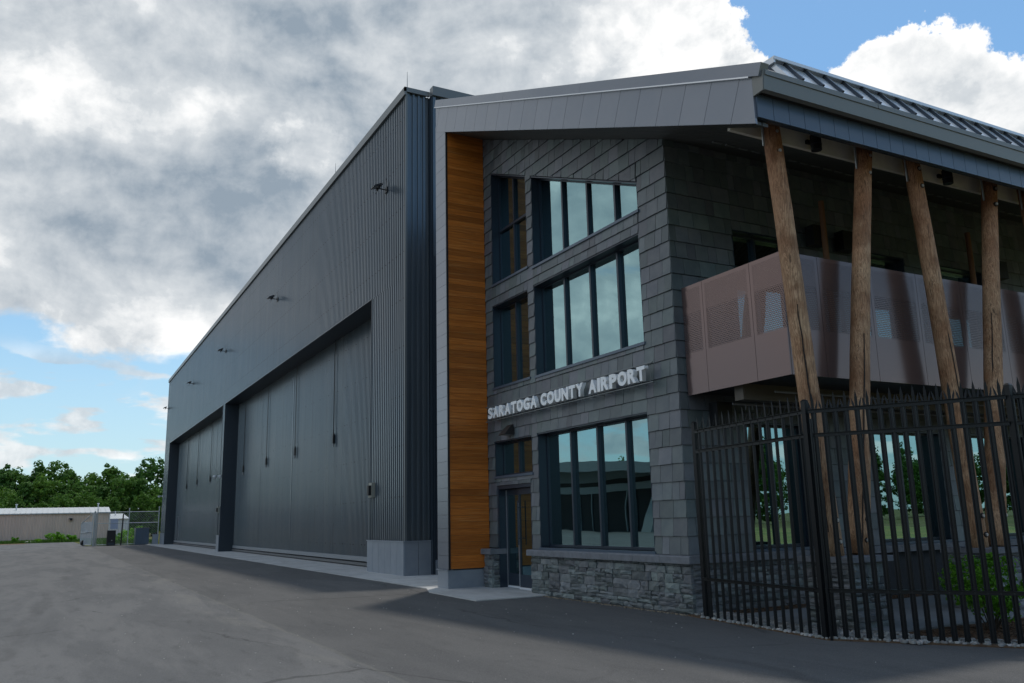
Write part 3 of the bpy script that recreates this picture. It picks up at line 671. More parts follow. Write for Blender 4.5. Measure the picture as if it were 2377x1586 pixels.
# interior
mb = MB(); mb.box((5.0, 6.6, 0), (XR-.35, 6.7, 11.0)); mb.box((5.0, .45, 3.55), (XR-.35, 6.6, 3.9)); mb.box((5.0, .45, 6.95), (XR-.35, 6.6, 7.2)); mb.box((5.0, .45, .0), (XR-.35, 6.6, .02)); mb.box((5.0, 6.7, 3.55), (XR-.35, 15, 3.9)); mb.box((7.6, 1.6, .02), (7.7, 6.5, 11))
part('interior', mb, interior_m, bl)
mb = MB(); mb.box((4.86, .12, 0), (5.0, 16, 11.3)); mb.box((4.86, 15.9, 0), (XR, 16, 8)); part('rear_walls', mb, steel_dark, bl)

# stone base
def stonemesh(seed):
    rnd = random.Random(seed); mb = MB()
    # unit block x 0..1, y 0 (front) .. 1, z 0..1 with an uneven pitched face
    nx, nz = 3, 2; g = {}
    for i in range(nx+1):
        for j in range(nz+1):
            ex = .0 if 0 < i < nx else 1; ez = 0 if 0 < j < nz else 1
            y = rnd.uniform(-.38, .10) + .28*max(ex, ez)
            g[i, j] = len(mb.v); mb.v.append((i/nx + (rnd.uniform(-.03, .03) if not ex else 0), y, j/nz + (rnd.uniform(-.08, .08) if not ez else rnd.uniform(-.03, .03)*(1 if 0 < i < nx else 0))))
    for i in range(nx):
        for j in range(nz): mb.f.append((g[i, j], g[i+1, j], g[i+1, j+1], g[i, j+1]))
    ring = [g[i, 0] for i in range(nx+1)]+[g[nx, j] for j in range(1, nz+1)]+[g[i, nz] for i in range(nx-1, -1, -1)]+[g[0, j] for j in range(nz-1, 0, -1)]
    back = []
    for r_ in ring: v = mb.v[r_]; back.append(len(mb.v)); mb.v.append((v[0], 1.0, v[2]))
    for k_ in range(len(ring)): a, b = k_, (k_+1) % len(ring); mb.f.append((ring[b], ring[a], back[a], back[b]))
    return mb.mesh('stone', stone)
SM = [stonemesh(s) for s in range(8)]
def ledge(parent, u0, u1, z0, z1, face, axis, seed, limit=None, stuff_parent=None):
    rnd = random.Random(seed); z = z0; lst = []
    # random ashlar: bands of one or two thin rows
    while z < z1-.03:
        H = rnd.choice((.07, .09, .12, .15, .17)); H = min(H, z1-z)
        if z1-(z+H) < .05: H = z1-z
        u = u0
        while u < u1-.01:
            wd = rnd.uniform(.16, .46)
            if u1-(u+wd) < .14: wd = u1-u
            if H > .12 and rnd.random() < .45:
                h1 = H*rnd.uniform(.38, .62)
                lst.append((u, z, wd, h1))
                if wd > .3 and rnd.random() < .6:
                    w1 = wd*rnd.uniform(.35, .65); lst.append((u, z+h1, w1, H-h1)); lst.append((u+w1, z+h1, wd-w1, H-h1))
                else: lst.append((u, z+h1, wd, H-h1))
            else: lst.append((u, z, wd, H))
            u += wd
        z += H
    for (u, z, wd, h) in lst:
        me = rnd.choice(SM); dp = rnd.uniform(.06, .075); j = rnd.uniform(-.02, .012)
        if axis == 'x': inst('stone', me, parent, (u+.004, face+j, z+.003), (wd-.008, dp, h-.006))
        elif axis == 'y': inst('stone', me, parent, (face-j, u+.004, z+.003), (wd-.008, dp, h-.006), (0, 0, math.pi/2))
    return lst
sb = part('stone_base', MB().box((7.86, -.0, 0), (12.99, .10, .80)).box((12.75, .11, 0), (12.99, 10, .80)).box((5.50, -.03, 0), (5.86, .5, .78)).box((7.62, .09, 0), (7.9, .42, .78)), mortar, bl, 'ledgestone base under the slate walls')
ledge(sb, 7.74, 13.05, .0, .80, -.055, 'x', 21); ledge(sb, 5.47, 5.90, 0, .78, -.085, 'x', 22); ledge(sb, 0.0, 4.4, 0, .80, 13.05, 'y', 23)
ledge(sb, -.03, .40, 0, .78, 5.915, 'y', 24)
def caps(x0, x1, y0, y1, z0, z1, n, parent, along='x'):
    for k_ in range(n):
        if along == 'x': a = x0+(x1-x0)*k_/n; b = x0+(x1-x0)*(k_+1)/n-.006; bot = [(a, y0, z0), (b, y0, z0), (b, y1, z0), (a, y1, z0)]; topp = [(a, y0+.015, z1), (b, y0+.015, z1), (b, y1, z1), (a, y1, z1)]
        else: a = y0+(y1-y0)*k_/n; b = y0+(y1-y0)*(k_+1)/n-.006; bot = [(x0, a, z0), (x1, a, z0), (x1, b, z0), (x0, b, z0)]; topp = [(x0, a, z1), (x1-.015, a, z1), (x1-.015, b, z1), (x0, b, z1)]
        mb = MB(); mb.prism(bot, [(p[0], p[1], z1-.02) for p in bot]); mb.prism([(p[0], p[1], z1-.02) for p in bot], topp); part('coping_stone', mb, cap_m, parent)
caps(7.66, 13.13, -.13, .13, .80, .925, 7, sb); caps(5.40, 5.98, -.16, .42, .78, .905, 1, sb); caps(12.72, 13.13, .135, 10, .80, .925, 12, sb, 'y')

# wood-faced pier with grey composite front
pier = part('entrance_pier', MB().box((4.82, -.965, .44), (5.43, .12, 11.74)), steel_dark, bl, 'tall pier with orange timber side and grey metal front')
z = .46; k_ = 0
rnd = random.Random(5)
while z < 11.70:
    h = min(.155, 11.70-z)
    mb = MB(); mb.box((5.432, -.955, z+.002), (5.456, .085, z+h-.003)); part('plank', mb, plank_m, pier); z += h
z = .45
while z < 11.9:
    h = min(.317, 11.95-z); mb = MB(); mb.box((4.81, -1.0, z+.003), (5.445, -.97, z+h-.003)); part('front_panel', mb, comp, pier); z += h
mb = MB(); mb.box((5.446, -1.004, .44), (5.47, -.955, 11.72)); part('corner_bead', mb, black_m, pier)
mb = MB(); mb.box((4.80, -1.0, 0), (5.42, .12, .43)); mb.box((4.77, -1.03, .43), (5.45, -.9, .445)); part('pier_plinth', mb, zinc, pier)

# roof
rf = part('roof', MB().prism([(4.9, -.93, soff(4.9)+.06), (15.28, -.93, soff(15.28)+.06), (15.28, 16, soff(15.28)+.06), (4.9, 16, soff(4.9)+.06)], [(4.9, -.93, soff(4.9)+.88), (15.28, -.93, soff(15.28)+.84), (15.28, 16, soff(15.28)+.84), (4.9, 16, soff(4.9)+.88)])
    .prism([(15.281, -.93, 7.605), (16.35, -.93, 7.605), (16.35, 16, 7.605), (15.281, 16, 7.605)], [(15.281, -.93, 8.15), (16.35, -.93, 7.70), (16.35, 16, 7.70), (15.281, 16, 8.15)]), steel_dark, bl, 'raking metal roof with deep overhang')
tx, tz = math.cos(math.atan(.4238)), -math.sin(math.atan(.4238))    # down the rake
nx_, nz_ = tz, -tx      # down, square to the rake
L = 11.92; A0 = (4.88, 12.50)
def rk(s, t): return (A0[0]+tx*s+nx_*t, A0[1]+tz*s+nz_*t)   # s along, t below the trim
n = 20
bk = clip(clip([rk(0, 0), rk(L+.3, 0), rk(L+.3, .62), rk(0, .62)], 1, 0, -4.87), .4238, 1, -(11.77+.4238*4.94))
fas = part('rake_fascia', MB().prism([(x, -.965, z) for x, z in bk], [(x, -.932, z) for x, z in bk]), black_m, rf)
def fpanel(s0, s1, name='fascia_panel'):
    poly = [rk(s0, 0), rk(s1, 0), rk(s1, .685), rk(s0, .685)]
    poly = clip(poly, 1, 0, -4.86)
    poly = clip(poly, -1, 0, 16.24)
    poly = clip(poly, .4238, 1, -(11.76+.4238*4.94))
    if len(poly) < 3: return
    mb = MB(); mb.prism([(x, -1.012, z) for x, z in poly], [(x, -.975, z) for x, z in poly]); part(name, mb, comp, rf)
pitch = .622
s0 = -.35
while s0 < L+.9:
    s1 = s0+pitch; fpanel(s0+.004, s1-.004); s0 = s1
# top trim in four lengths
mb = MB(); mb.prism([(16.10, -1.011, 7.38), (16.43, -1.011, 7.40), (16.46, -1.011, 7.69), (16.10, -1.011, 7.74)], [(16.10, -.976, 7.38), (16.43, -.976, 7.40), (16.46, -.976, 7.69), (16.10, -.976, 7.74)]); part('gutter_end', mb, gutter, rf)
cut = [(-.02), 5.3, 8.5, 11.0, L+.42]
cut = [-.02, .55, 4.2, 7.6, L+.60]
for a, b in zip(cut, cut[1:]):
    poly = [rk(a, -.19), rk(b-.004, -.19), rk(b-.004, .0), rk(a, .0)]
    mb = MB(); mb.prism([(x, -1.05, z) for x, z in poly], [(x, -.9, z) for x, z in poly]); part('rake_trim', mb, comp, rf)
mb = MB(); poly = [rk(-.02, 0), rk(L+.4, 0), rk(L+.4, .02), rk(-.02, .02)]; mb.prism([(x, -1.06, z) for x, z in poly], [(x, -1.0, z) for x, z in poly]); part('drip_edge', mb, alu, rf)
# soffit of narrow boards running down the slope
mb = MB(); y = -.96
while y < 15.5:
    xe = 16.2 if y < -.8 else 15.35; mb.prism([(5.46, y, soff(5.46)), (xe, y, soff(xe)), (xe, y+.105, soff(xe)), (5.46, y+.105, soff(5.46))], [(5.46, y, soff(5.46)+.05), (xe, y, soff(xe)+.05), (xe, y+.105, soff(xe)+.05), (5.46, y+.105, soff(5.46)+.05)]); y += .125
part('soffit_boards', mb, soffit_m, rf, kind='stuff')
y = .3
while y < 11: mb = MB(); mb.box((13.93, y, soff(13.95)-.022), (13.97, y+.2, soff(13.95)-.012)); part('soffit_vent', mb, trimm, rf); y += .3
# eave side: gutter fascia, dark panels, ribbed edge, beam
mb = MB(); mb.prism([(16.36, -1.0, 7.40), (16.44, -1.0, 7.41), (16.465, -1.0, 7.69), (16.36, -1.0, 7.69)], [(16.36, 16, 7.40), (16.44, 16, 7.41), (16.465, 16, 7.69), (16.36, 16, 7.69)]); part('gutter', mb, gutter, rf)
mb = MB(); mb.box((16.43, -.98, 7.62), (16.475, 1.35, 7.70)); mb.box((16.43, 1.36, 7.62), (16.475, 16, 7.70)); part('gutter_lip', mb, gutter, rf)
y = -.98
while y < 14:
    mb = MB(); mb.box((16.24, y+.004, 7.07), (16.27, y+.306, 7.42)); part('eave_panel', mb, comp_dark, rf); y += .31
mb = MB(); mb.box((16.18, -.98, 7.06), (16.236, 16, 7.42)); part('eave_backing', mb, steel_dark, rf)
mb = MB(); mb.prism([(15.30, -.80, soff(15.3)+.0), (16.18, -.80, soff(16.18)+.0), (16.18, -.80, 7.57), (15.3, -.80, 7.57)], [(15.30, -.75, soff(15.3)), (16.18, -.75, soff(16.18)), (16.18, -.75, 7.57), (15.3, -.75, 7.57)]); part('eave_return', mb, gutter, rf)
mb = MB(); mb.prism([(16.12, -.45, 8.14), (16.445, -.45, 7.70), (16.445, 16, 7.70), (16.12, 16, 8.14)], [(16.06, -.45, 8.10), (16.38, -.45, 7.66), (16.38, 16, 7.66), (16.06, 16, 8.10)]); part('roof_edge_pan', mb, roof_pan, rf)
y = -.22
while y < 14:
    mb = MB(); mb.prism([(16.13, y-.02, 8.12), (16.44, y-.02, 7.705), (16.48, y-.02, 7.735), (16.17, y-.02, 8.15)], [(16.13, y+.02, 8.12), (16.44, y+.02, 7.705), (16.48, y+.02, 7.735), (16.17, y+.02, 8.15)]); part('roof_seam', mb, roof_seam, rf); y += .413
mb = MB(); mb.box((15.9, -.50, 8.15), (16.22, 16, 8.17)); mb.box((16.205, -.50, 8.12), (16.22, 16, 8.15)); mb.box((15.9, -.50, 8.07), (16.21, -.47, 8.15)); part('ridge_flashing', mb, roof_pan, rf)
mb = MB(); mb.box((15.36, -.7, 7.30), (15.42, 16, 7.60)); bm_ = part('eave_beam', mb, beam_m, rf)
mb = MB(); mb.box((15.29, -.9, 7.575), (16.18, 16, 7.604)); part('eave_ceiling', mb, soffit_m, rf)

# balcony
bal = part('balcony', MB().box((XR+.0, .30, 3.66), (15.24, 14, 3.9)), steel_dark, bl, 'balcony with perforated bronze metal parapet')
def bp(a, b, side):
    mb = MB()
    if side == 'f': mb.box((a+.004, .24, 3.61), (b-.004, .262, 5.535))
    else: mb.box((15.278, a+.004, 3.61), (15.30, b-.004, 5.535))
    part('parapet_panel', mb, balc_m, bal)
for a, b in ((12.93, 13.47), (13.47, 14.61), (14.61, 15.30)): bp(a, b, 'f')
y = .264
for b in (1.02, 2.20, 3.38, 4.56, 5.74, 6.92, 8.10, 9.28, 10.46): bp(y, b, 's'); y = b
mb = MB(); mb.box((12.93, .27, 5.50), (15.27, .31, 5.54)); mb.box((15.23, .31, 5.50), (15.27, 10.4, 5.54)); 
for y in [.35+1.18*k for k in range(9)]: mb.box((15.22, y, 3.9), (15.27, y+.05, 5.5))
for x in (13.0, 13.5, 14.6): mb.box((x, .27, 3.9), (x+.05, .32, 5.5))
part('railing_frame', mb, steel_dark, bal)
mb = MB(); mb.tube((13.3, .9, 3.45), (13.3, 11, 3.45), .022, n=6); mb.tube((14.3, .9, 3.52), (14.3, 11, 3.52), .018, n=6)
for y in (1.2, 1.35, 4.2): mb.tube((13.3, y, 3.36), (13.3, y, 3.45), .015, n=5)
part('sprinkler_pipe', mb, rail_light, bal)
mb = MB(); mb.box((13.9, .4, 3.40), (14.1, 14, 3.66)); part('floor_beam', mb, mat('brown_beam', (.10, .085, .065), .6), bal)

# log poles in pairs on stone piers
def logmesh(b, t, r0, r1, seed):
    rnd = random.Random(seed); mb = MB(); n, m_ = 20, 22
    b, t = Vector(b), Vector(t); ax = (t-b).normalized(); ex = Vector((1, 0, 0)); ex = (ex-ax*ex.dot(ax)).normalized(); ey = ax.cross(ex)
    ph = [rnd.uniform(0, 6.28) for _ in range(6)]
    for j in range(m_+1):
        f = j/m_; r = r0+(r1-r0)*f; c = b+(t-b)*f + ex*.012*math.sin(5*f+ph[0]) + ey*.012*math.sin(4*f+ph[1])
        for i in range(n):
            a = 2*math.pi*i/n; rr = r*(1+.03*math.sin(2*a+ph[2]+2*f)+.02*math.sin(3*a+ph[3]-3*f)+.012*math.sin(7*f*6+ph[4]+a)+rnd.uniform(-.006, .006))
            mb.v.append(tuple(c+ex*math.cos(a)*rr+ey*math.sin(a)*rr))
    for j in range(m_):
        for i in range(n): mb.f.append((j*n+i, j*n+(i+1) % n, (j+1)*n+(i+1) % n, (j+1)*n+i))
    mb.f.append(tuple(range(n))); mb.f.append(tuple(m_*n+i for i in range(n)))
    return mb, ax
PX = 15.62
for i, (yb, yt, lab) in enumerate(((.38, -.09, 'log pole nearest the corner, leaning towards the front'), (.88, 2.04, 'second log pole, leaning away along the eave'), (3.66, 3.20, 'third log pole with a long crack'), (4.12, 5.38, 'fourth log pole'), (6.95, 6.45, None), (7.4, 8.62, None))):
    b, t = (PX, yb, .98), (PX, yt, 7.50)
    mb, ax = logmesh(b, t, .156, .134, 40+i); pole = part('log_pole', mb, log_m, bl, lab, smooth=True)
    ax = Vector(t)-Vector(b)
    fac = Vector((.62, -.78, 0)).normalized()
    # drying crack cut as a dark sliver standing in the surface
    crk = MB(); rnd = random.Random(60+i); off = rnd.uniform(-.5, .9); pts = []
    z0, z1 = ((.05, .55), (.02, .5), (.25, .98), (.05, .6), (0, .5), (0, .5))[i]
    prev = None
    for q in range(15):
        f = z0+(z1-z0)*q/14; a = math.atan2(-.78, .62)+off+.25*math.sin(3*f+i)+rnd.uniform(-.05, .05); r = (.156-.022*f)*1.012
        c = Vector(b)+ax*f; hw = (.006+.006*math.sin(math.pi*q/14))
        pA = c+Vector((math.cos(a-hw/r), math.sin(a-hw/r), 0))*(r+.002); pB = c+Vector((math.cos(a+hw/r), math.sin(a+hw/r), 0))*(r+.002); pC = c+Vector((math.cos(a), math.sin(a), 0))*(r-.03)
        if prev: crk.face([prev[0], prev[1], pB, pA]); crk.face([prev[0], pA, pC, prev[2]]); crk.face([prev[1], prev[2], pC, pB])
        prev = (pA, pB, pC)
    part('crack', crk, rust_hole, pole)
    # top and foot bolts, knife plate beside the head
    for f in (.962, .915, .075, .03):
        c = Vector(b)+ax*f; a = (-.12 if f > .5 else .05); r = .156-.022*f
        d = Vector((math.cos(a), math.sin(a), 0)); 
        mb = MB(); mb.tube(c+d*(r-.02), c+d*(r+.006), .044, n=12); hole = part('bolt_recess', mb, rust_hole, pole)
        mb = MB(); mb.tube(c+d*(r-.01), c+d*(r+.024), .026, n=8); part('bolt', mb, bolt_m, pole)
    c = Vector(b)+ax*.95
    mb = MB(); mb.box((PX-.02, c.y-.18, 7.05), (PX-.0, c.y-.145, 7.55)); part('knife_plate', mb, galv, pole)
pg = 'stone piers carrying the log poles'
for i, (y0, lab) in enumerate(((.24, 'nearest square stone pier with flat cap under the first two log poles'), (3.46, 'second stone pier, behind the green bush, under the third and fourth log poles'), (6.75, 'farthest stone pier under the eave, at the right edge'))):
    t = root('stone_pier', (PX, y0+.38, 0), lab, 'pier', pg)
    co = part('core', MB().box((15.26, y0+.04, 0), (15.96, y0+.72, .90)), mortar, t)
    ledge(co, 15.20, 16.02, .0, .90, y0-.02, 'x', 70+i); ledge(co, y0, y0+.76, 0, .90, 16.02, 'y', 80+i)
    mb = MB(); mb.box((15.13, y0-.07, .90), (16.09, y0+.83, .975)); part('cap', mb, cap_m, t)
# slender timber posts on the balcony wall
for y0, x0 in ((3.72, 13.2), (8.35, 13.2)):
    mb = MB(); mb.tube((x0, y0, 3.9), (x0, y0+.01, 7.65), .07, .055, 12); o = D.objects.new('slim_timber_post', mb.mesh('slim_timber_post', mat('orange_post', (.22, .10, .045), .6), )); link(o)
    o['label'] = 'slim orange timber post against the slate wall %s' % ('behind the first and second log poles' if y0 < 5 else 'near the right edge of the photo'); o['category'] = 'post'; o['group'] = 'slim posts on the balcony'
# wall speakers / lanterns
for i, (y, z, lab) in enumerate(((3.65, 6.95, 'left of the pair of black wall boxes on the slate above the balcony'), (4.49, 6.95, 'right of the pair of black wall boxes on the slate above the balcony'), (9.6, 6.95, 'black wall box above the balcony near the right edge'), (.84, 3.3, 'black wall box under the balcony, just above the fence corner'))):
    t = root('wall_speaker', (XR, y, z), lab, 'speaker', 'black boxes on the shaded slate wall')
    mb = MB(); mb.box((XR+.09, y-.17, z-.2), (XR+.30, y+.17, z+.2)); part('cabinet', mb, black_m, t)
    mb = MB(); mb.box((XR+.02, y-.05, z-.06), (XR+.09, y+.05, z+.06)); part('bracket', mb, steel_dark, t)
# eave downlights
for y, lab in ((.95, 'black cylinder downlight on the beam between the first two log poles'), (4.22, 'black cylinder downlight on the beam between the third and fourth log poles')):
    t = root('downlight', (15.56, y, 7.56), lab, 'lamp', 'black downlights under the eave')
    mb = MB(); mb.tube((15.58, y, 7.22), (15.58, y, 7.47), .085, n=20); part('body', mb, black_m, t)
    mb = MB(); mb.tube((15.58, y, 7.47), (15.58, y, 7.52), .085, .05, 20); mb.tube((15.58, y, 7.52), (15.58, y, 7.56), .04, n=10); part('canopy', mb, steel_dark, t)
    mb = MB(); mb.box((15.42, y-.06, 7.38), (15.47, y+.03, 7.44)); part('bracket', mb, black_m, t)
    mb = MB(); mb.tube((15.58, y, 7.31), (15.58, y, 7.325), .089, n=20); part('trim_ring', mb, steel_dark, t)
# ceiling lights inside
for i, (x, y, z, lab) in enumerate(((11.6, 2.3, 2.95, 'first'), (11.0, 2.0, 2.95, 'second'), (10.6, 2.75, 2.95, 'third'), (10.0, 3.1, 2.95, 'fourth'))):
    mb = MB(); mb.box((x-.06, y-.10, z), (x+.06, y+.10, z+.05)); o = D.objects.new('ceiling_light', mb.mesh('ceiling_light', lamp_m)); link(o)
    o['label'] = 'small warm ceiling light behind the fence and ground floor glass, %s from the left' % lab; o['category'] = 'lamp'; o['group'] = 'warm ceiling lights indoors'
# wedge light over the door
t = root('wedge_wall_light', (6.72, .07, 3.6), 'dark wedge-shaped wall light below the airport sign', 'lamp')
mb = MB(); mb.prism([(6.56, .075, 3.52), (6.88, .075, 3.52), (6.88, -.20, 3.52), (6.56, -.20, 3.52)], [(6.60, .075, 3.76), (6.84, .075, 3.76), (6.84, .03, 3.76), (6.60, .03, 3.76)]); part('housing', mb, mat('bronze', (.03, .026, .024), .45), t)
mb = MB(); mb.box((6.60, -.16, 3.51), (6.84, .05, 3.519)); part('lens', mb, mat('lamp_lens', (.35, .36, .36), .3), t)

# sign
sg = root('airport_sign', (9.1, -.1, 3.9), 'pale raised capital letters reading SARATOGA COUNTY AIRPORT on two thin rails', 'sign')
def letter(ch, x0, x1, z0, z1):
    cu = D.curves.new('l', 'FONT'); cu.body = ch; cu.size = 1; cu.extrude = .5; cu.offset = {'S': .030, 'A': .045, 'R': .045, 'G': .045}.get(ch, .055); cu.bevel_depth = 0; cu.resolution_u = 4
    o = D.objects.new('l', cu); COL.objects.link(o); bpy.context.view_layer.update()
    me = D.meshes.new_from_object(o.evaluated_get(bpy.context.evaluated_depsgraph_get())); D.objects.remove(o); D.curves.remove(cu)
    xs = [v.co.x for v in me.vertices]; ys = [v.co.y for v in me.vertices]
    fx = (x1-x0)/(max(xs)-min(xs)); fy = (z1-z0)/(max(ys)-min(ys)); off = absloc(sg)
    for v in me.vertices:
        X = x0+(v.co.x-min(xs))*fx; Z = z0+(v.co.y-min(ys))*fy; Y = -.115-v.co.z*.09
        v.co = (X-off.x, Y-off.y, Z-off.z)
    me.materials.clear(); me.materials.append(letter_m)
    o = D.objects.new('letter', me); link(o, sg); o['label'] = 'raised letter '+ch
WD = {'I': .38, 'T': .95, 'R': 1.0, 'P': .95, 'A': 1.12, 'O': 1.14, 'G': 1.1, 'C': .98, 'U': 1.0, 'N': 1.04, 'Y': 1.04, 'S': .92}
for word, a, b in (('SARATOGA', 5.98, 8.36), ('COUNTY', 8.53, 10.22), ('AIRPORT', 10.42, 12.26)):
    gap = .032; tot = sum(WD[c] for c in word); sc = ((b-a)-gap*(len(word)-1))/tot; x = a
    for c in word: letter(c, x, x+WD[c]*sc, 3.965, 4.235); x += WD[c]*sc+gap
for z in (3.925, 4.28):
    mb = MB(); mb.box((5.72, -.09, z-.009), (12.40, -.065, z+.009)); part('rail', mb, trimm, sg)
for k_ in range(24):
    x = 5.85+k_*6.45/23
    mb = MB(); mb.tube((x, -.06, 3.925), (x, -.06, 4.28), .005, n=5); mb.tube((x, -.06, 4.28), (x, .08, 4.28), .006, n=5); mb.tube((x, -.06, 3.925), (x, .08, 3.925), .006, n=5); part('standoff', mb, trimm, sg)

# ================================================================== FENCE
fe = root('palisade_fence', (16.2, -.53, 0), 'tall black steel palisade fence with splayed spiked tops', 'fence')
def palemesh():
    mb = MB(); h = 3.0
    prof = [(-.034, .0), (-.020, -.004), (-.010, -.022), (.010, -.022), (.020, -.004), (.034, .0)]
    t = .004
    i0 = len(mb.v)
    for z in (0, h-.14): mb.v += [(x, y, z) for x, y in prof]
    for k_ in range(5): mb.f.append((k_, k_+1, 6+k_+1, 6+k_))
    i1 = len(mb.v)
    for z in (0, h-.14): mb.v += [(x, y+t, z) for x, y in prof]
    for k_ in range(5): mb.f.append((i1+k_+1, i1+k_, i1+6+k_, i1+6+k_+1))
    for a, b in ((0, i1), (5, i1+5)): mb.f.append((a, b, b+6, a+6))
    # centre spear and two splayed side points
    def spike(xa, xb, ya, tipx, tipy, z1):
        z0 = h-.145; i = len(mb.v)
        wx = (xb-xa)*.9; mx = (xa+xb)/2+(tipx-(xa+xb)/2)*.6; my = ya+(tipy-ya)*.6; zm = z0+(z1-z0)*.6
        mb.v += [(xa, ya, z0), (xb, ya, z0), (mx+wx*.55, my, zm), (tipx, tipy, z1), (mx-wx*.55, my, zm)]; mb.f.append((i, i+1, i+2, i+3, i+4))
        mb.v += [(v[0], v[1]+.005, v[2]) for v in mb.v[i:i+5]]; mb.f.append((i+9, i+8, i+7, i+6, i+5))
        for k_ in range(5): mb.f.append((i+k_, i+5+k_, i+5+(k_+1) % 5, i+(k_+1) % 5))
    spike(-.018, .018, -.022, 0, -.035, h+.12); spike(-.036, -.012, 0, -.062, .012, h+.03); spike(.012, .036, 0, .062, .012, h+.03)
    return mb.mesh('pale', dark_m)
PM = palemesh()
posts = [Vector((13.56, -.21, 0)), Vector((16.2, -.53, 0)), Vector((18.16, .83, 0)), Vector((20.1, 2.18, 0))]
for i, (a, b) in enumerate(zip(posts, posts[1:])):
    d = (b-a); Ln = d.length; d = d.normalized(); nrm = Vector((d.y, -d.x, 0))   # towards the camera side
    ang = math.atan2(d.y, d.x); n = (15, 17, 16)[i]
    for k_ in range(n):
        p = a+d*(Ln*(k_+.75)/(n+.5)); inst('pale', PM, fe, (p.x-nrm.x*.004, p.y-nrm.y*.004, .03), (1, 1, 1), (0, 0, ang))
    for z in (2.905, 2.585, .60):
        mb = MB(); q0, q1 = a+d*.04, b-d*.04
        f = lambda p, o, zz: (p.x+nrm.x*o, p.y+nrm.y*o, zz)
        mb.prism([f(q0, .026, z-.025), f(q1, .026, z-.025), f(q1, .026, z+.025), f(q0, .026, z+.025)], [f(q0, .031, z-.025), f(q1, .031, z-.025), f(q1, .031, z+.025), f(q0, .031, z+.025)])
        mb.prism([f(q0, .031, z+.020), f(q1, .031, z+.020), f(q1, .031, z+.025), f(q0, .031, z+.025)], [f(q0, .068, z+.020), f(q1, .068, z+.020), f(q1, .068, z+.025), f(q0, .068, z+.025)])
        rl = part('rail', mb, dark_m, fe)
        mb = MB()
        for k_ in range(n):
            p = a+d*(Ln*(k_+.75)/(n+.5)); mb.tube(f(p, .030, z-.003), f(p, .038, z-.003), .011, n=6)
        part('bolts', mb, black_m, rl)
for i, p in enumerate(posts):
    mb = MB(); s = .036; mb.box((p.x-s, p.y-s, 0), (p.x+s, p.y+s, 3.05)); po = part('post', mb, dark_m, fe)
    mb = MB(); mb.prism([(p.x-s-.004, p.y-s-.004, 3.05), (p.x+s+.004, p.y-s-.004, 3.05), (p.x+s+.004, p.y+s+.004, 3.05), (p.x-s-.004, p.y+s+.004, 3.05)], [(p.x-.015, p.y-.015, 3.075), (p.x+.015, p.y-.015, 3.075), (p.x+.015, p.y+.015, 3.075), (p.x-.015, p.y+.015, 3.075)]); part('post_cap', mb, dark_m, po)
    mb = MB(); mb.tube((p.x+.10, p.y-.02, 0), (p.x+.10, p.y-.02, 2.8 if i in (0, 1) else .1), .018, n=8)
    if i < 2: part('drop_rod', mb, dark_m, fe)

# ================================================================== FOLIAGE
def leafcloud(nclump, per, rx, ry, rz, cz, leaf, seed, gap=.0, conic=0):
    rnd = random.Random(seed); mb = MB(); cl = []
    for _ in range(nclump):
        while True:
            x, y, z = rnd.uniform(-1, 1), rnd.uniform(-1, 1), rnd.uniform(-1, 1)
            q = x*x+y*y+z*z
            if .22 < q < 1: break
        taper = 1-conic*max(0, (z+1)/2); cl.append((x*rx*taper, y*ry*taper, cz+z*rz, rnd.uniform(.10, .34)*min(rx, ry)))
    for (cx, cy, cz_, r) in cl:
        for _ in range(per):
            v = Vector((rnd.gauss(0, 1), rnd.gauss(0, 1), rnd.gauss(0, 1))).normalized()*r*rnd.uniform(.75, 1.08); v.z *= .75
            c = Vector((cx, cy, cz_))+v; nrm = (v.normalized()+Vector((rnd.uniform(-.6, .6), rnd.uniform(-.6, .6), rnd.uniform(-.2, .8)))).normalized()
            q = nrm.to_track_quat('Z', 'Y'); s = leaf*rnd.uniform(.6, 1.3); a = rnd.uniform(0, 6.28)
            pts = [c+q @ Vector((math.cos(a+k_)*s*w_, math.sin(a+k_)*s*w_, 0)) for k_, w_ in ((0, 1), (1.5, .6), (3.14, 1), (4.7, .6))]
            mb.face(pts)
    return mb
def rawmesh(mb, name, m):
    me = D.meshes.new(name); me.from_pydata(mb.v, [], mb.f); me.materials.append(m); return me
CR = []; TR = []
for s in range(6):
    rz = (5.6, 5.9, 6.0, 5.5, 6.3, 5.8)[s]; rx = (3.0, 3.4, 2.6, 3.6, 2.3, 3.1)[s]
    CR.append(rawmesh(leafcloud(120, 42, rx, rx, rz, 6.4, .27, 100+s, conic=(0, .2, .45, 0, .6, .1)[s]), 'crown', leaf_m))
    mb = MB(); mb.tube((0, 0, 0), (0, 0, 7), .24, .12, 8); rnd = random.Random(s)
    for _ in range(8):
        a = rnd.uniform(0, 6.28); z = rnd.uniform(3, 7); mb.tube((0, 0, z), (math.cos(a)*rx*.7, math.sin(a)*rx*.7, z+2.2), .08, .03, 5)
    TR.append(mb.mesh('trunk', bark_m))
rnd = random.Random(77)
names = ['tall rounded', 'broad dense', 'narrow pointed', 'wide low', 'slim conical', 'loose leafy']
def tree(x, y, s, v, lab, group='trees in the wood behind the tan building', rz=None):
    t = root('tree', (x, y, 0), lab, 'tree', group); t.scale = (s, s, s*rnd.uniform(.95, 1.08)); t.rotation_euler = (0, 0, rnd.uniform(0, 6.28) if rz is None else rz)
    o = D.objects.new('crown', CR[v]); link(o, t); o = D.objects.new('trunk', TR[v]); link(o, t)
    return t
pos = []
ys = [-20.5, -17.2, -14.4, -11.6, -8.6, -6.0, -3.2, -.6, 2.0, 4.6, 7.4, 10.5]
hs = [1.05, 1.12, 1.0, 1.04, 1.02, .90, .92, 1.08, .96, .97, 1.10, 1.06]
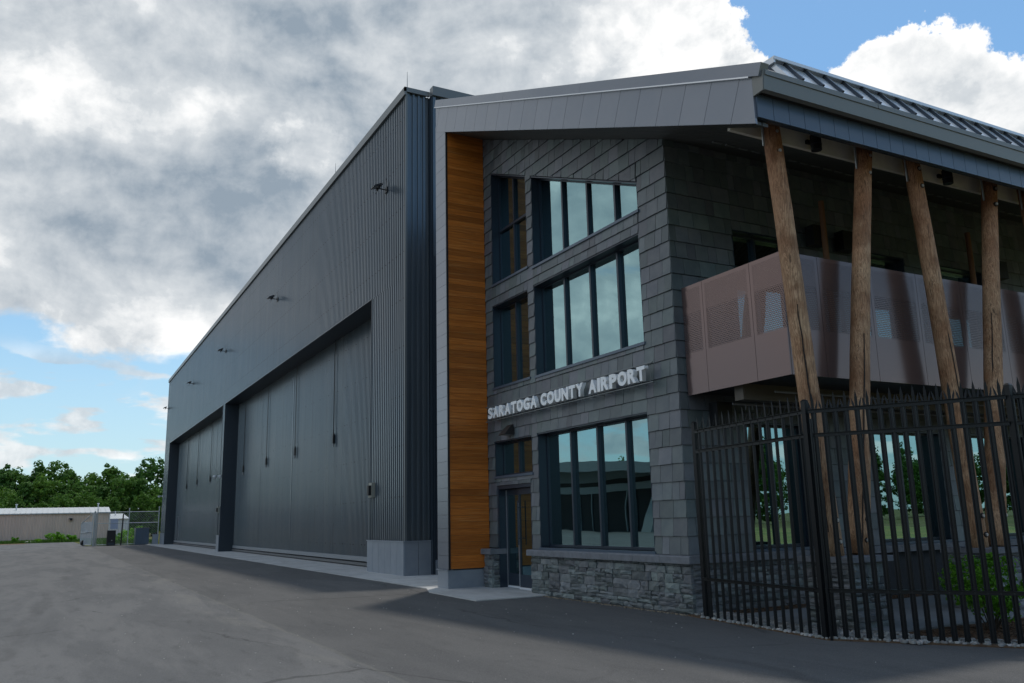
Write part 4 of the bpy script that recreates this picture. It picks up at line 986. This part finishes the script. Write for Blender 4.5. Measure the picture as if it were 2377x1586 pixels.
plc = ['at the left edge of the photo', 'second from the left edge', 'above the left vent pipe', 'left of the middle of the wood', 'above the middle of the tan wall', 'in the dip of the treetops', 'right of the dip in the treetops', 'poking highest above the gate', 'above the right end of the tan building', 'above the white shed', 'beside the far hangar corner', 'mostly hidden by the hangar']
for i, (y, h) in enumerate(zip(ys, hs)):
    v = (i*5+1) % 6; tree(-146-rnd.uniform(0, 4), y*1.0, h*1.0, v, '%s tree %s, back row of the wood' % (names[v], plc[i]))
for i in range(11):
    y = -19+i*2.9; v = (i*3+2) % 6; tree(-137-rnd.uniform(0, 3), y, rnd.uniform(.70, .86), v, '%s tree %s, front row of the wood' % (names[v], plc[min(i, 11)]))
# understory and the woods that surround the airfield out of frame (mirrored in the glass)
def woods(name, pts, seed, hmin=.8, hmax=1.2):
    rnd = random.Random(seed); vs = []; fs = []
    src = [([tuple(v.co) for v in m_.vertices], [tuple(p.vertices) for p in m_.polygons]) for m_ in CR]
    for (x, y) in pts:
        vv, ff = rnd.choice(src); s = rnd.uniform(hmin, hmax); a = rnd.uniform(0, 6.28); i = len(vs); ca, sa = math.cos(a), math.sin(a)
        vs += [(x+(p[0]*ca-p[1]*sa)*s, y+(p[0]*sa+p[1]*ca)*s, p[2]*s) for p in vv]; fs += [tuple(q+i for q in f) for f in ff[::2]]
    me = D.meshes.new(name); me.from_pydata(vs, [], fs); me.materials.append(leaf_m)
    o = D.objects.new(name, me); link(o); o['kind'] = 'stuff'
woods('undergrowth', [(-132-rnd.uniform(0, 3), -24+k*1.5) for k in range(26)] + [(-142-rnd.uniform(0, 3), -24+k*2.1) for k in range(20)], 3, .46, .66)
woods('far_woods_south', [(-200+k*4.4+rnd.uniform(-2, 2), -104-rnd.uniform(0, 10)) for k in range(50)], 4, .9, 1.25)
woods('far_woods_east', [(96+rnd.uniform(0, 10), -30+k*3.8+rnd.uniform(-2, 2)) for k in range(46)], 5, .8, 1.1)
woods('far_woods_north', [(20+k*4+rnd.uniform(-2, 2), 140+rnd.uniform(0, 10)) for k in range(26)], 6, .9, 1.2)
# bush behind the fence
t = root('bush', (17.0, 1.66, 0), 'bright green round bush in the mulch bed behind the fence', 'bush')
mb = leafcloud(64, 75, .52, .52, .40, .62, .026, 9)
o = D.objects.new('foliage', rawmesh(mb, 'foliage', bushleaf_m)); link(o, t)
mb = MB(); rnd2 = random.Random(4)
for _ in range(14):
    a = rnd2.uniform(0, 6.28); mb.tube((math.cos(a)*.04, math.sin(a)*.04, 0), (math.cos(a)*.32, math.sin(a)*.32, .55), .010, .005, 5)
o = D.objects.new('stems', mb.mesh('stems', bark_m)); link(o, t)
# weeds and shrubs near the far building
def shrub(x, y, r, h, lab):
    t = root('shrub', (x, y, 0), lab, 'shrub', 'wild green shrubs near the chain-link gate')
    o = D.objects.new('foliage', rawmesh(leafcloud(22, 40, r, r, h*.5, h*.45, .11, int(abs(x*7+y*13))), 'foliage', bushleaf_m)); link(o, t)
shrub(-97.5, -8.6, 1.1, 1.3, 'bright shrub against the tan wall left of the gate'); shrub(-97.6, -6.9, .8, 1.0, 'small shrub just left of the gate leaf'); shrub(-97.5, -12.9, .45, .9, 'tiny weed clump at the foot of the tan wall')
shrub(-70, -3.3, .75, 1.1, 'bright shrub right of the black cabinet'); shrub(-74, -2.4, 1.0, 1.5, 'leafy shrub between the black and the grey cabinets'); shrub(-78, -1.0, 1.1, 1.7, 'tall wild shrub behind the grey cabinet'); shrub(-97.3, -10.4, .5, .5, 'low dark shrub beside the pale rubble')
def blades(name, n, fn, h, seed):
    rnd = random.Random(seed); b = MB()
    for _ in range(n):
        x, y = fn(rnd); a = rnd.uniform(0, 6.28); hh = h*rnd.uniform(.4, 1.3); wd = hh*.12; lx, ly = rnd.uniform(-.4, .4)*hh, rnd.uniform(-.4, .4)*hh
        b.face([(x-math.cos(a)*wd, y-math.sin(a)*wd, 0), (x+math.cos(a)*wd, y+math.sin(a)*wd, 0), (x+lx, y+ly, hh)])
    me = D.meshes.new(name); me.from_pydata(b.v, [], b.f); me.materials.append(blade_m); o = D.objects.new(name, me); link(o); o['kind'] = 'stuff'
blades('roadside_grass', 9000, lambda r_: (r_.uniform(-100, -96.5), r_.uniform(-16, -2)), .35, 1)
blades('gate_grass', 9000, lambda r_: (r_.uniform(-90, -64.6), r_.uniform(-5.6, 1)), .28, 2)
scatter('pale_rubble', 40, lambda r_: (r_.uniform(-98.5, -97), r_.uniform(-11.6, -10.4), .05), mat('rubble', (.5, .47, .42), .9, rnd=.2), .28, .6, 12)

# ================================================================== FAR BUILDINGS AND GATE
t = root('tan_metal_building', (-103, -20, 0), 'long low tan metal building with pale roof at the far left', 'building')
mb = MB(); corr(mb, 'y', -45, -2.45, 0, 3.52, -100, .32, .05, -1); part('ribbed_wall', mb, tan_m, t)
mb = MB(); mb.box((-110, -45, 0), (-100.06, -2.5, 3.5)); part('wall_core', mb, tan_m, t)
rf2 = part('roof', MB().prism([(-99.8, -45, 3.5), (-99.8, -2.35, 3.5), (-105, -2.35, 4.25), (-105, -45, 4.25)], [(-99.8, -45, 3.62), (-99.8, -2.35, 3.62), (-105, -2.35, 4.4), (-105, -45, 4.4)]), white_roof, t)
mb = MB()
for k_ in range(70): y = -45+k_*.61; mb.prism([(-99.78, y, 3.63), (-99.78, y+.05, 3.63), (-105, y+.05, 4.41), (-105, y, 4.41)], [(-99.78, y, 3.67), (-99.78, y+.05, 3.67), (-105, y+.05, 4.45), (-105, y, 4.45)])
part('standing_seams', mb, white_roof, rf2)
mb = MB(); mb.box((-99.99, -2.5, 0), (-99.93, -2.38, 3.5)); part('corner_trim', mb, white_m, t)
for y in (-13.2, -3.75):
    mb = MB(); mb.tube((-103, y, 4.1), (-103, y, 4.75), .07, n=8); mb.tube((-103, y, 4.75), (-103, y, 4.88), .14, .14, 8); part('vent_pipe', mb, white_m, t)
mb = MB(); mb.box((-99.95, -7.05, 2.65), (-99.7, -6.75, 2.95)); mb.box((-99.95, -7.2, 2.85), (-99.85, -7.05, 2.92)); part('wall_light', mb, black_m, t)
t = root('white_metal_shed', (-114, -.5, 0), 'white ribbed metal shed right of the tan building', 'shed')
mb = MB(); corr(mb, 'y', -4, .72, 0, 2.85, -112, .3, .05, -1); part('ribbed_wall', mb, white_m, t)
mb = MB(); mb.box((-119, -4, 0), (-112.06, .66, 2.8)); part('wall_core', mb, white_m, t)
mb = MB(); mb.prism([(-111.8, -4.2, 2.82), (-111.8, .85, 2.82), (-115.5, .2, 3.55), (-115.5, -4.2, 3.55)], [(-111.8, -4.2, 2.9), (-111.8, .85, 2.9), (-115.5, .2, 3.65), (-115.5, -4.2, 3.65)]); part('roof', mb, white_roof, t)
mb = MB(); mb.tube((-114, -.95, 3.3), (-114, -.95, 4.0), .07, n=8); part('vent_pipe', mb, white_m, t)
# chain-link fence and gate
def mesh_panel(mb, p, q, z0, z1, step=.22, r=.006):
    p, q = Vector(p), Vector(q); L_ = (q-p).length; h = z1-z0; n = int((L_+h)/step)
    for k_ in range(n):
        for s in (1, -1):
            a = k_*step - (h if s > 0 else 0); u0, u1 = (a, a+h) if s > 0 else (a, a-h)
            if s < 0: u0, u1 = k_*step, k_*step-h
            za, zb_ = z0, z1; lo, hi = (u0, u1)
            def cl(u): return max(0, min(L_, u))
            ua, ub = cl(u0), cl(u1)
            if abs(u1-u0) < 1e-6 or abs(ua-ub) < 1e-3: continue
            ta, tb = (ua-u0)/(u1-u0), (ub-u0)/(u1-u0)
            A = p+(q-p)*(ua/L_); B = p+(q-p)*(ub/L_); A.z = z0+h*ta; B.z = z0+h*tb
            mb.tube(A, B, r, n=3)
t = root('chain_link_fence', (-64, -2.8, 0), 'galvanised chain-link fence with two rails beside the far hangar corner', 'fence')
for y, h in ((-5.46, 3.3), (-2.79, 3.32), (-.2, 3.42)):
    mb = MB(); mb.tube((-64, y, 0), (-64, y, h), .045, n=8); mb.tube((-64, y, h), (-64, y, h+.08), .07, .03, 8); part('post', mb, galv, t)
for z in (3.04, 2.03, .1):
    mb = MB(); mb.tube((-64, -5.46, z), (-64, -.2, z), .032, n=8); part('rail', mb, galv, t)
mb = MB(); mesh_panel(mb, (-64, -5.44, 0), (-64, -.22, 0), .1, 3.04); part('wire_mesh', mb, galv, t)
mb = MB(); mb.tube((-63.9, -3.36, 0), (-63.9, -3.3, 2.85), .06, n=8); o = D.objects.new('dark_post', mb.mesh('dark_post', black_m)); link(o); o['label'] = 'dark slanting post in front of the white shed, behind the rails'; o['category'] = 'post'
t = root('sliding_gate', (-64.5, -6.0, 0), 'galvanised chain-link gate leaf with sloping top left of the black cabinet', 'gate')
a, b = Vector((-64.3, -5.82, 0)), Vector((-67.6, -6.62, 0))
mb = MB()
for p, q in (((a.x, a.y, .1), (a.x, a.y, 3.0)), ((b.x, b.y, .1), (b.x, b.y, 2.1)), ((a.x, a.y, 3.0), (b.x, b.y, 2.1)), ((a.x, a.y, .12), (b.x, b.y, .12)), ((a.x, a.y, 1.3), (b.x, b.y, 1.2))): mb.tube(p, q, .04, n=8)
part('gate_frame', mb, galv, t)
mb = MB(); mesh_panel(mb, (a.x, a.y, 0), (b.x, b.y, 0), .12, 2.2, .15, .012); part('wire_mesh', mb, galv, t)
for k_, (x, y, h) in enumerate(((-63.6, -5.72, 3.1), (-63.8, -5.58, 3.0), (-64.1, -5.66, 3.15))):
    mb = MB(); mb.tube((x, y, 0), (x, y, h), .05, n=8); part('guide_post', mb, galv, t)
mb = MB(); mb.tube((-66.9, -6.42, .28), (-66.7, -6.32, .28), .26, n=14); part('wheel', mb, black_m, t)
mb = MB(); mb.box((-66.2, -6.3, 1.25), (-65.7, -6.1, 1.45)); part('latch_box', mb, white_m, t)
t = root('black_cabinet', (-63.6, -4.2, 0), 'black metal cabinet standing in the grass by the gate', 'cabinet')
mb = MB(); mb.box((-64.2, -4.57, .0), (-63.6, -3.86, 1.38)); part('body', mb, black_m, t)
mb = MB(); mb.box((-63.6, -4.5, .05), (-63.57, -3.93, .28)); part('vent_grille', mb, steel_dark, t)
mb = MB(); mb.box((-63.6, -4.53, .32), (-63.58, -3.9, 1.34)); dd = part('door', mb, black_m, t); mb = MB(); mb.box((-63.58, -4.2, .45), (-63.56, -4.12, .5)); part('badge', mb, white_m, dd)
mb = MB(); mb.box((-64.04, -4.34, 1.5), (-64.0, -3.7, 2.4)); o = D.objects.new('blank_notice_board', mb.mesh('blank_notice_board', blue_sign)); link(o); o['label'] = 'pale bluish blank board on the fence above the black cabinet'; o['category'] = 'board'
t = root('grey_cabinet', (-63.6, -1.6, 0), 'large dark grey utility cabinet beside the hangar corner', 'cabinet')
mb = MB(); mb.box((-65.2, -2.17, 0), (-63.6, -1.0, 1.5)); part('body', mb, comp_dark, t)
mb = MB(); mb.box((-65.25, -2.2, 1.5), (-63.56, -.97, 1.56)); part('lid', mb, trimm, t)
mb = MB(); mb.box((-63.6, -2.12, .06), (-63.57, -1.6, 1.44)); mb.box((-63.6, -1.57, .06), (-63.57, -1.05, 1.44)); part('door', mb, comp_dark, t)
t = root('low_utility_box', (-64, -.5, 0), 'low grey utility box with black valves between cabinet and hangar', 'utility box')
mb = MB(); mb.box((-64.3, -.66, 0), (-63.9, -.14, .93)); part('body', mb, zinc, t)
mb = MB(); mb.tube((-64.05, -.5, .93), (-64.05, -.5, 1.06), .06, n=8); mb.tube((-64.05, -.3, .93), (-64.05, -.3, 1.1), .05, n=8); part('valve', mb, black_m, t)
t = MB(); t.tube((-63.9, -.06, .0), (-63.9, -.06, 1.2), .04, n=8); o = D.objects.new('yellow_topped_stake', t.mesh('stake', mat('stake_yellow', (.6, .5, .05), .6))); link(o); o['label'] = 'thin yellow marker stake at the far hangar corner'; o['category'] = 'stake'

# building across the apron, out of frame, mirrored in the ground floor glass
t = root('building_across_apron', (-58, -48, 0), 'low pale-fascia building across the apron, seen only mirrored in the entrance windows', 'building')
AM = mat('across_fascia', (.30, .32, .31), .5)
mb = MB(); mb.prism([(-86, -44.1, 5.1), (-41, -44.1, 5.1), (-41, -44.1, 5.9), (-86, -44.1, 8.2)], [(-86, -44.6, 5.1), (-41, -44.6, 5.1), (-41, -44.6, 5.9), (-86, -44.6, 8.2)]); part('upper_wall', mb, mat('across_roof', (.20, .22, .22), .5), t)
mb = MB(); mb.box((-86, -56, 0), (-42, -44, 5.6)); part('walls', mb, interior_m, t)
mb = MB(); mb.prism([(-88, -58, 7.6), (-39, -58, 5.5), (-39, -40, 5.5), (-88, -40, 8.4)], [(-88, -58, 8.6), (-39, -58, 6.4), (-39, -40, 6.4), (-88, -40, 9.6)]); part('roof', mb, mat('across_roof', (.20, .22, .22), .5), t)
mb = MB(); mb.box((-86, -44.2, 4.3), (-41, -43.9, 5.1)); part('fascia', mb, AM, t)
for k_ in range(12): mb = MB(); mb.box((-85+k_*3.7, -43.95, 0), (-84.85+k_*3.7, -43.8, 4.3)); part('column', mb, AM, t)
mb = MB(); mb.prism([(-43.5, -56, 0), (-42, -56, 0), (-42, -41, 0), (-43.5, -41, 0)], [(-40.5, -56, 5.5), (-39.4, -56, 5.5), (-39.4, -41, 5.5), (-40.5, -41, 5.5)]); part('end_wall', mb, AM, t)
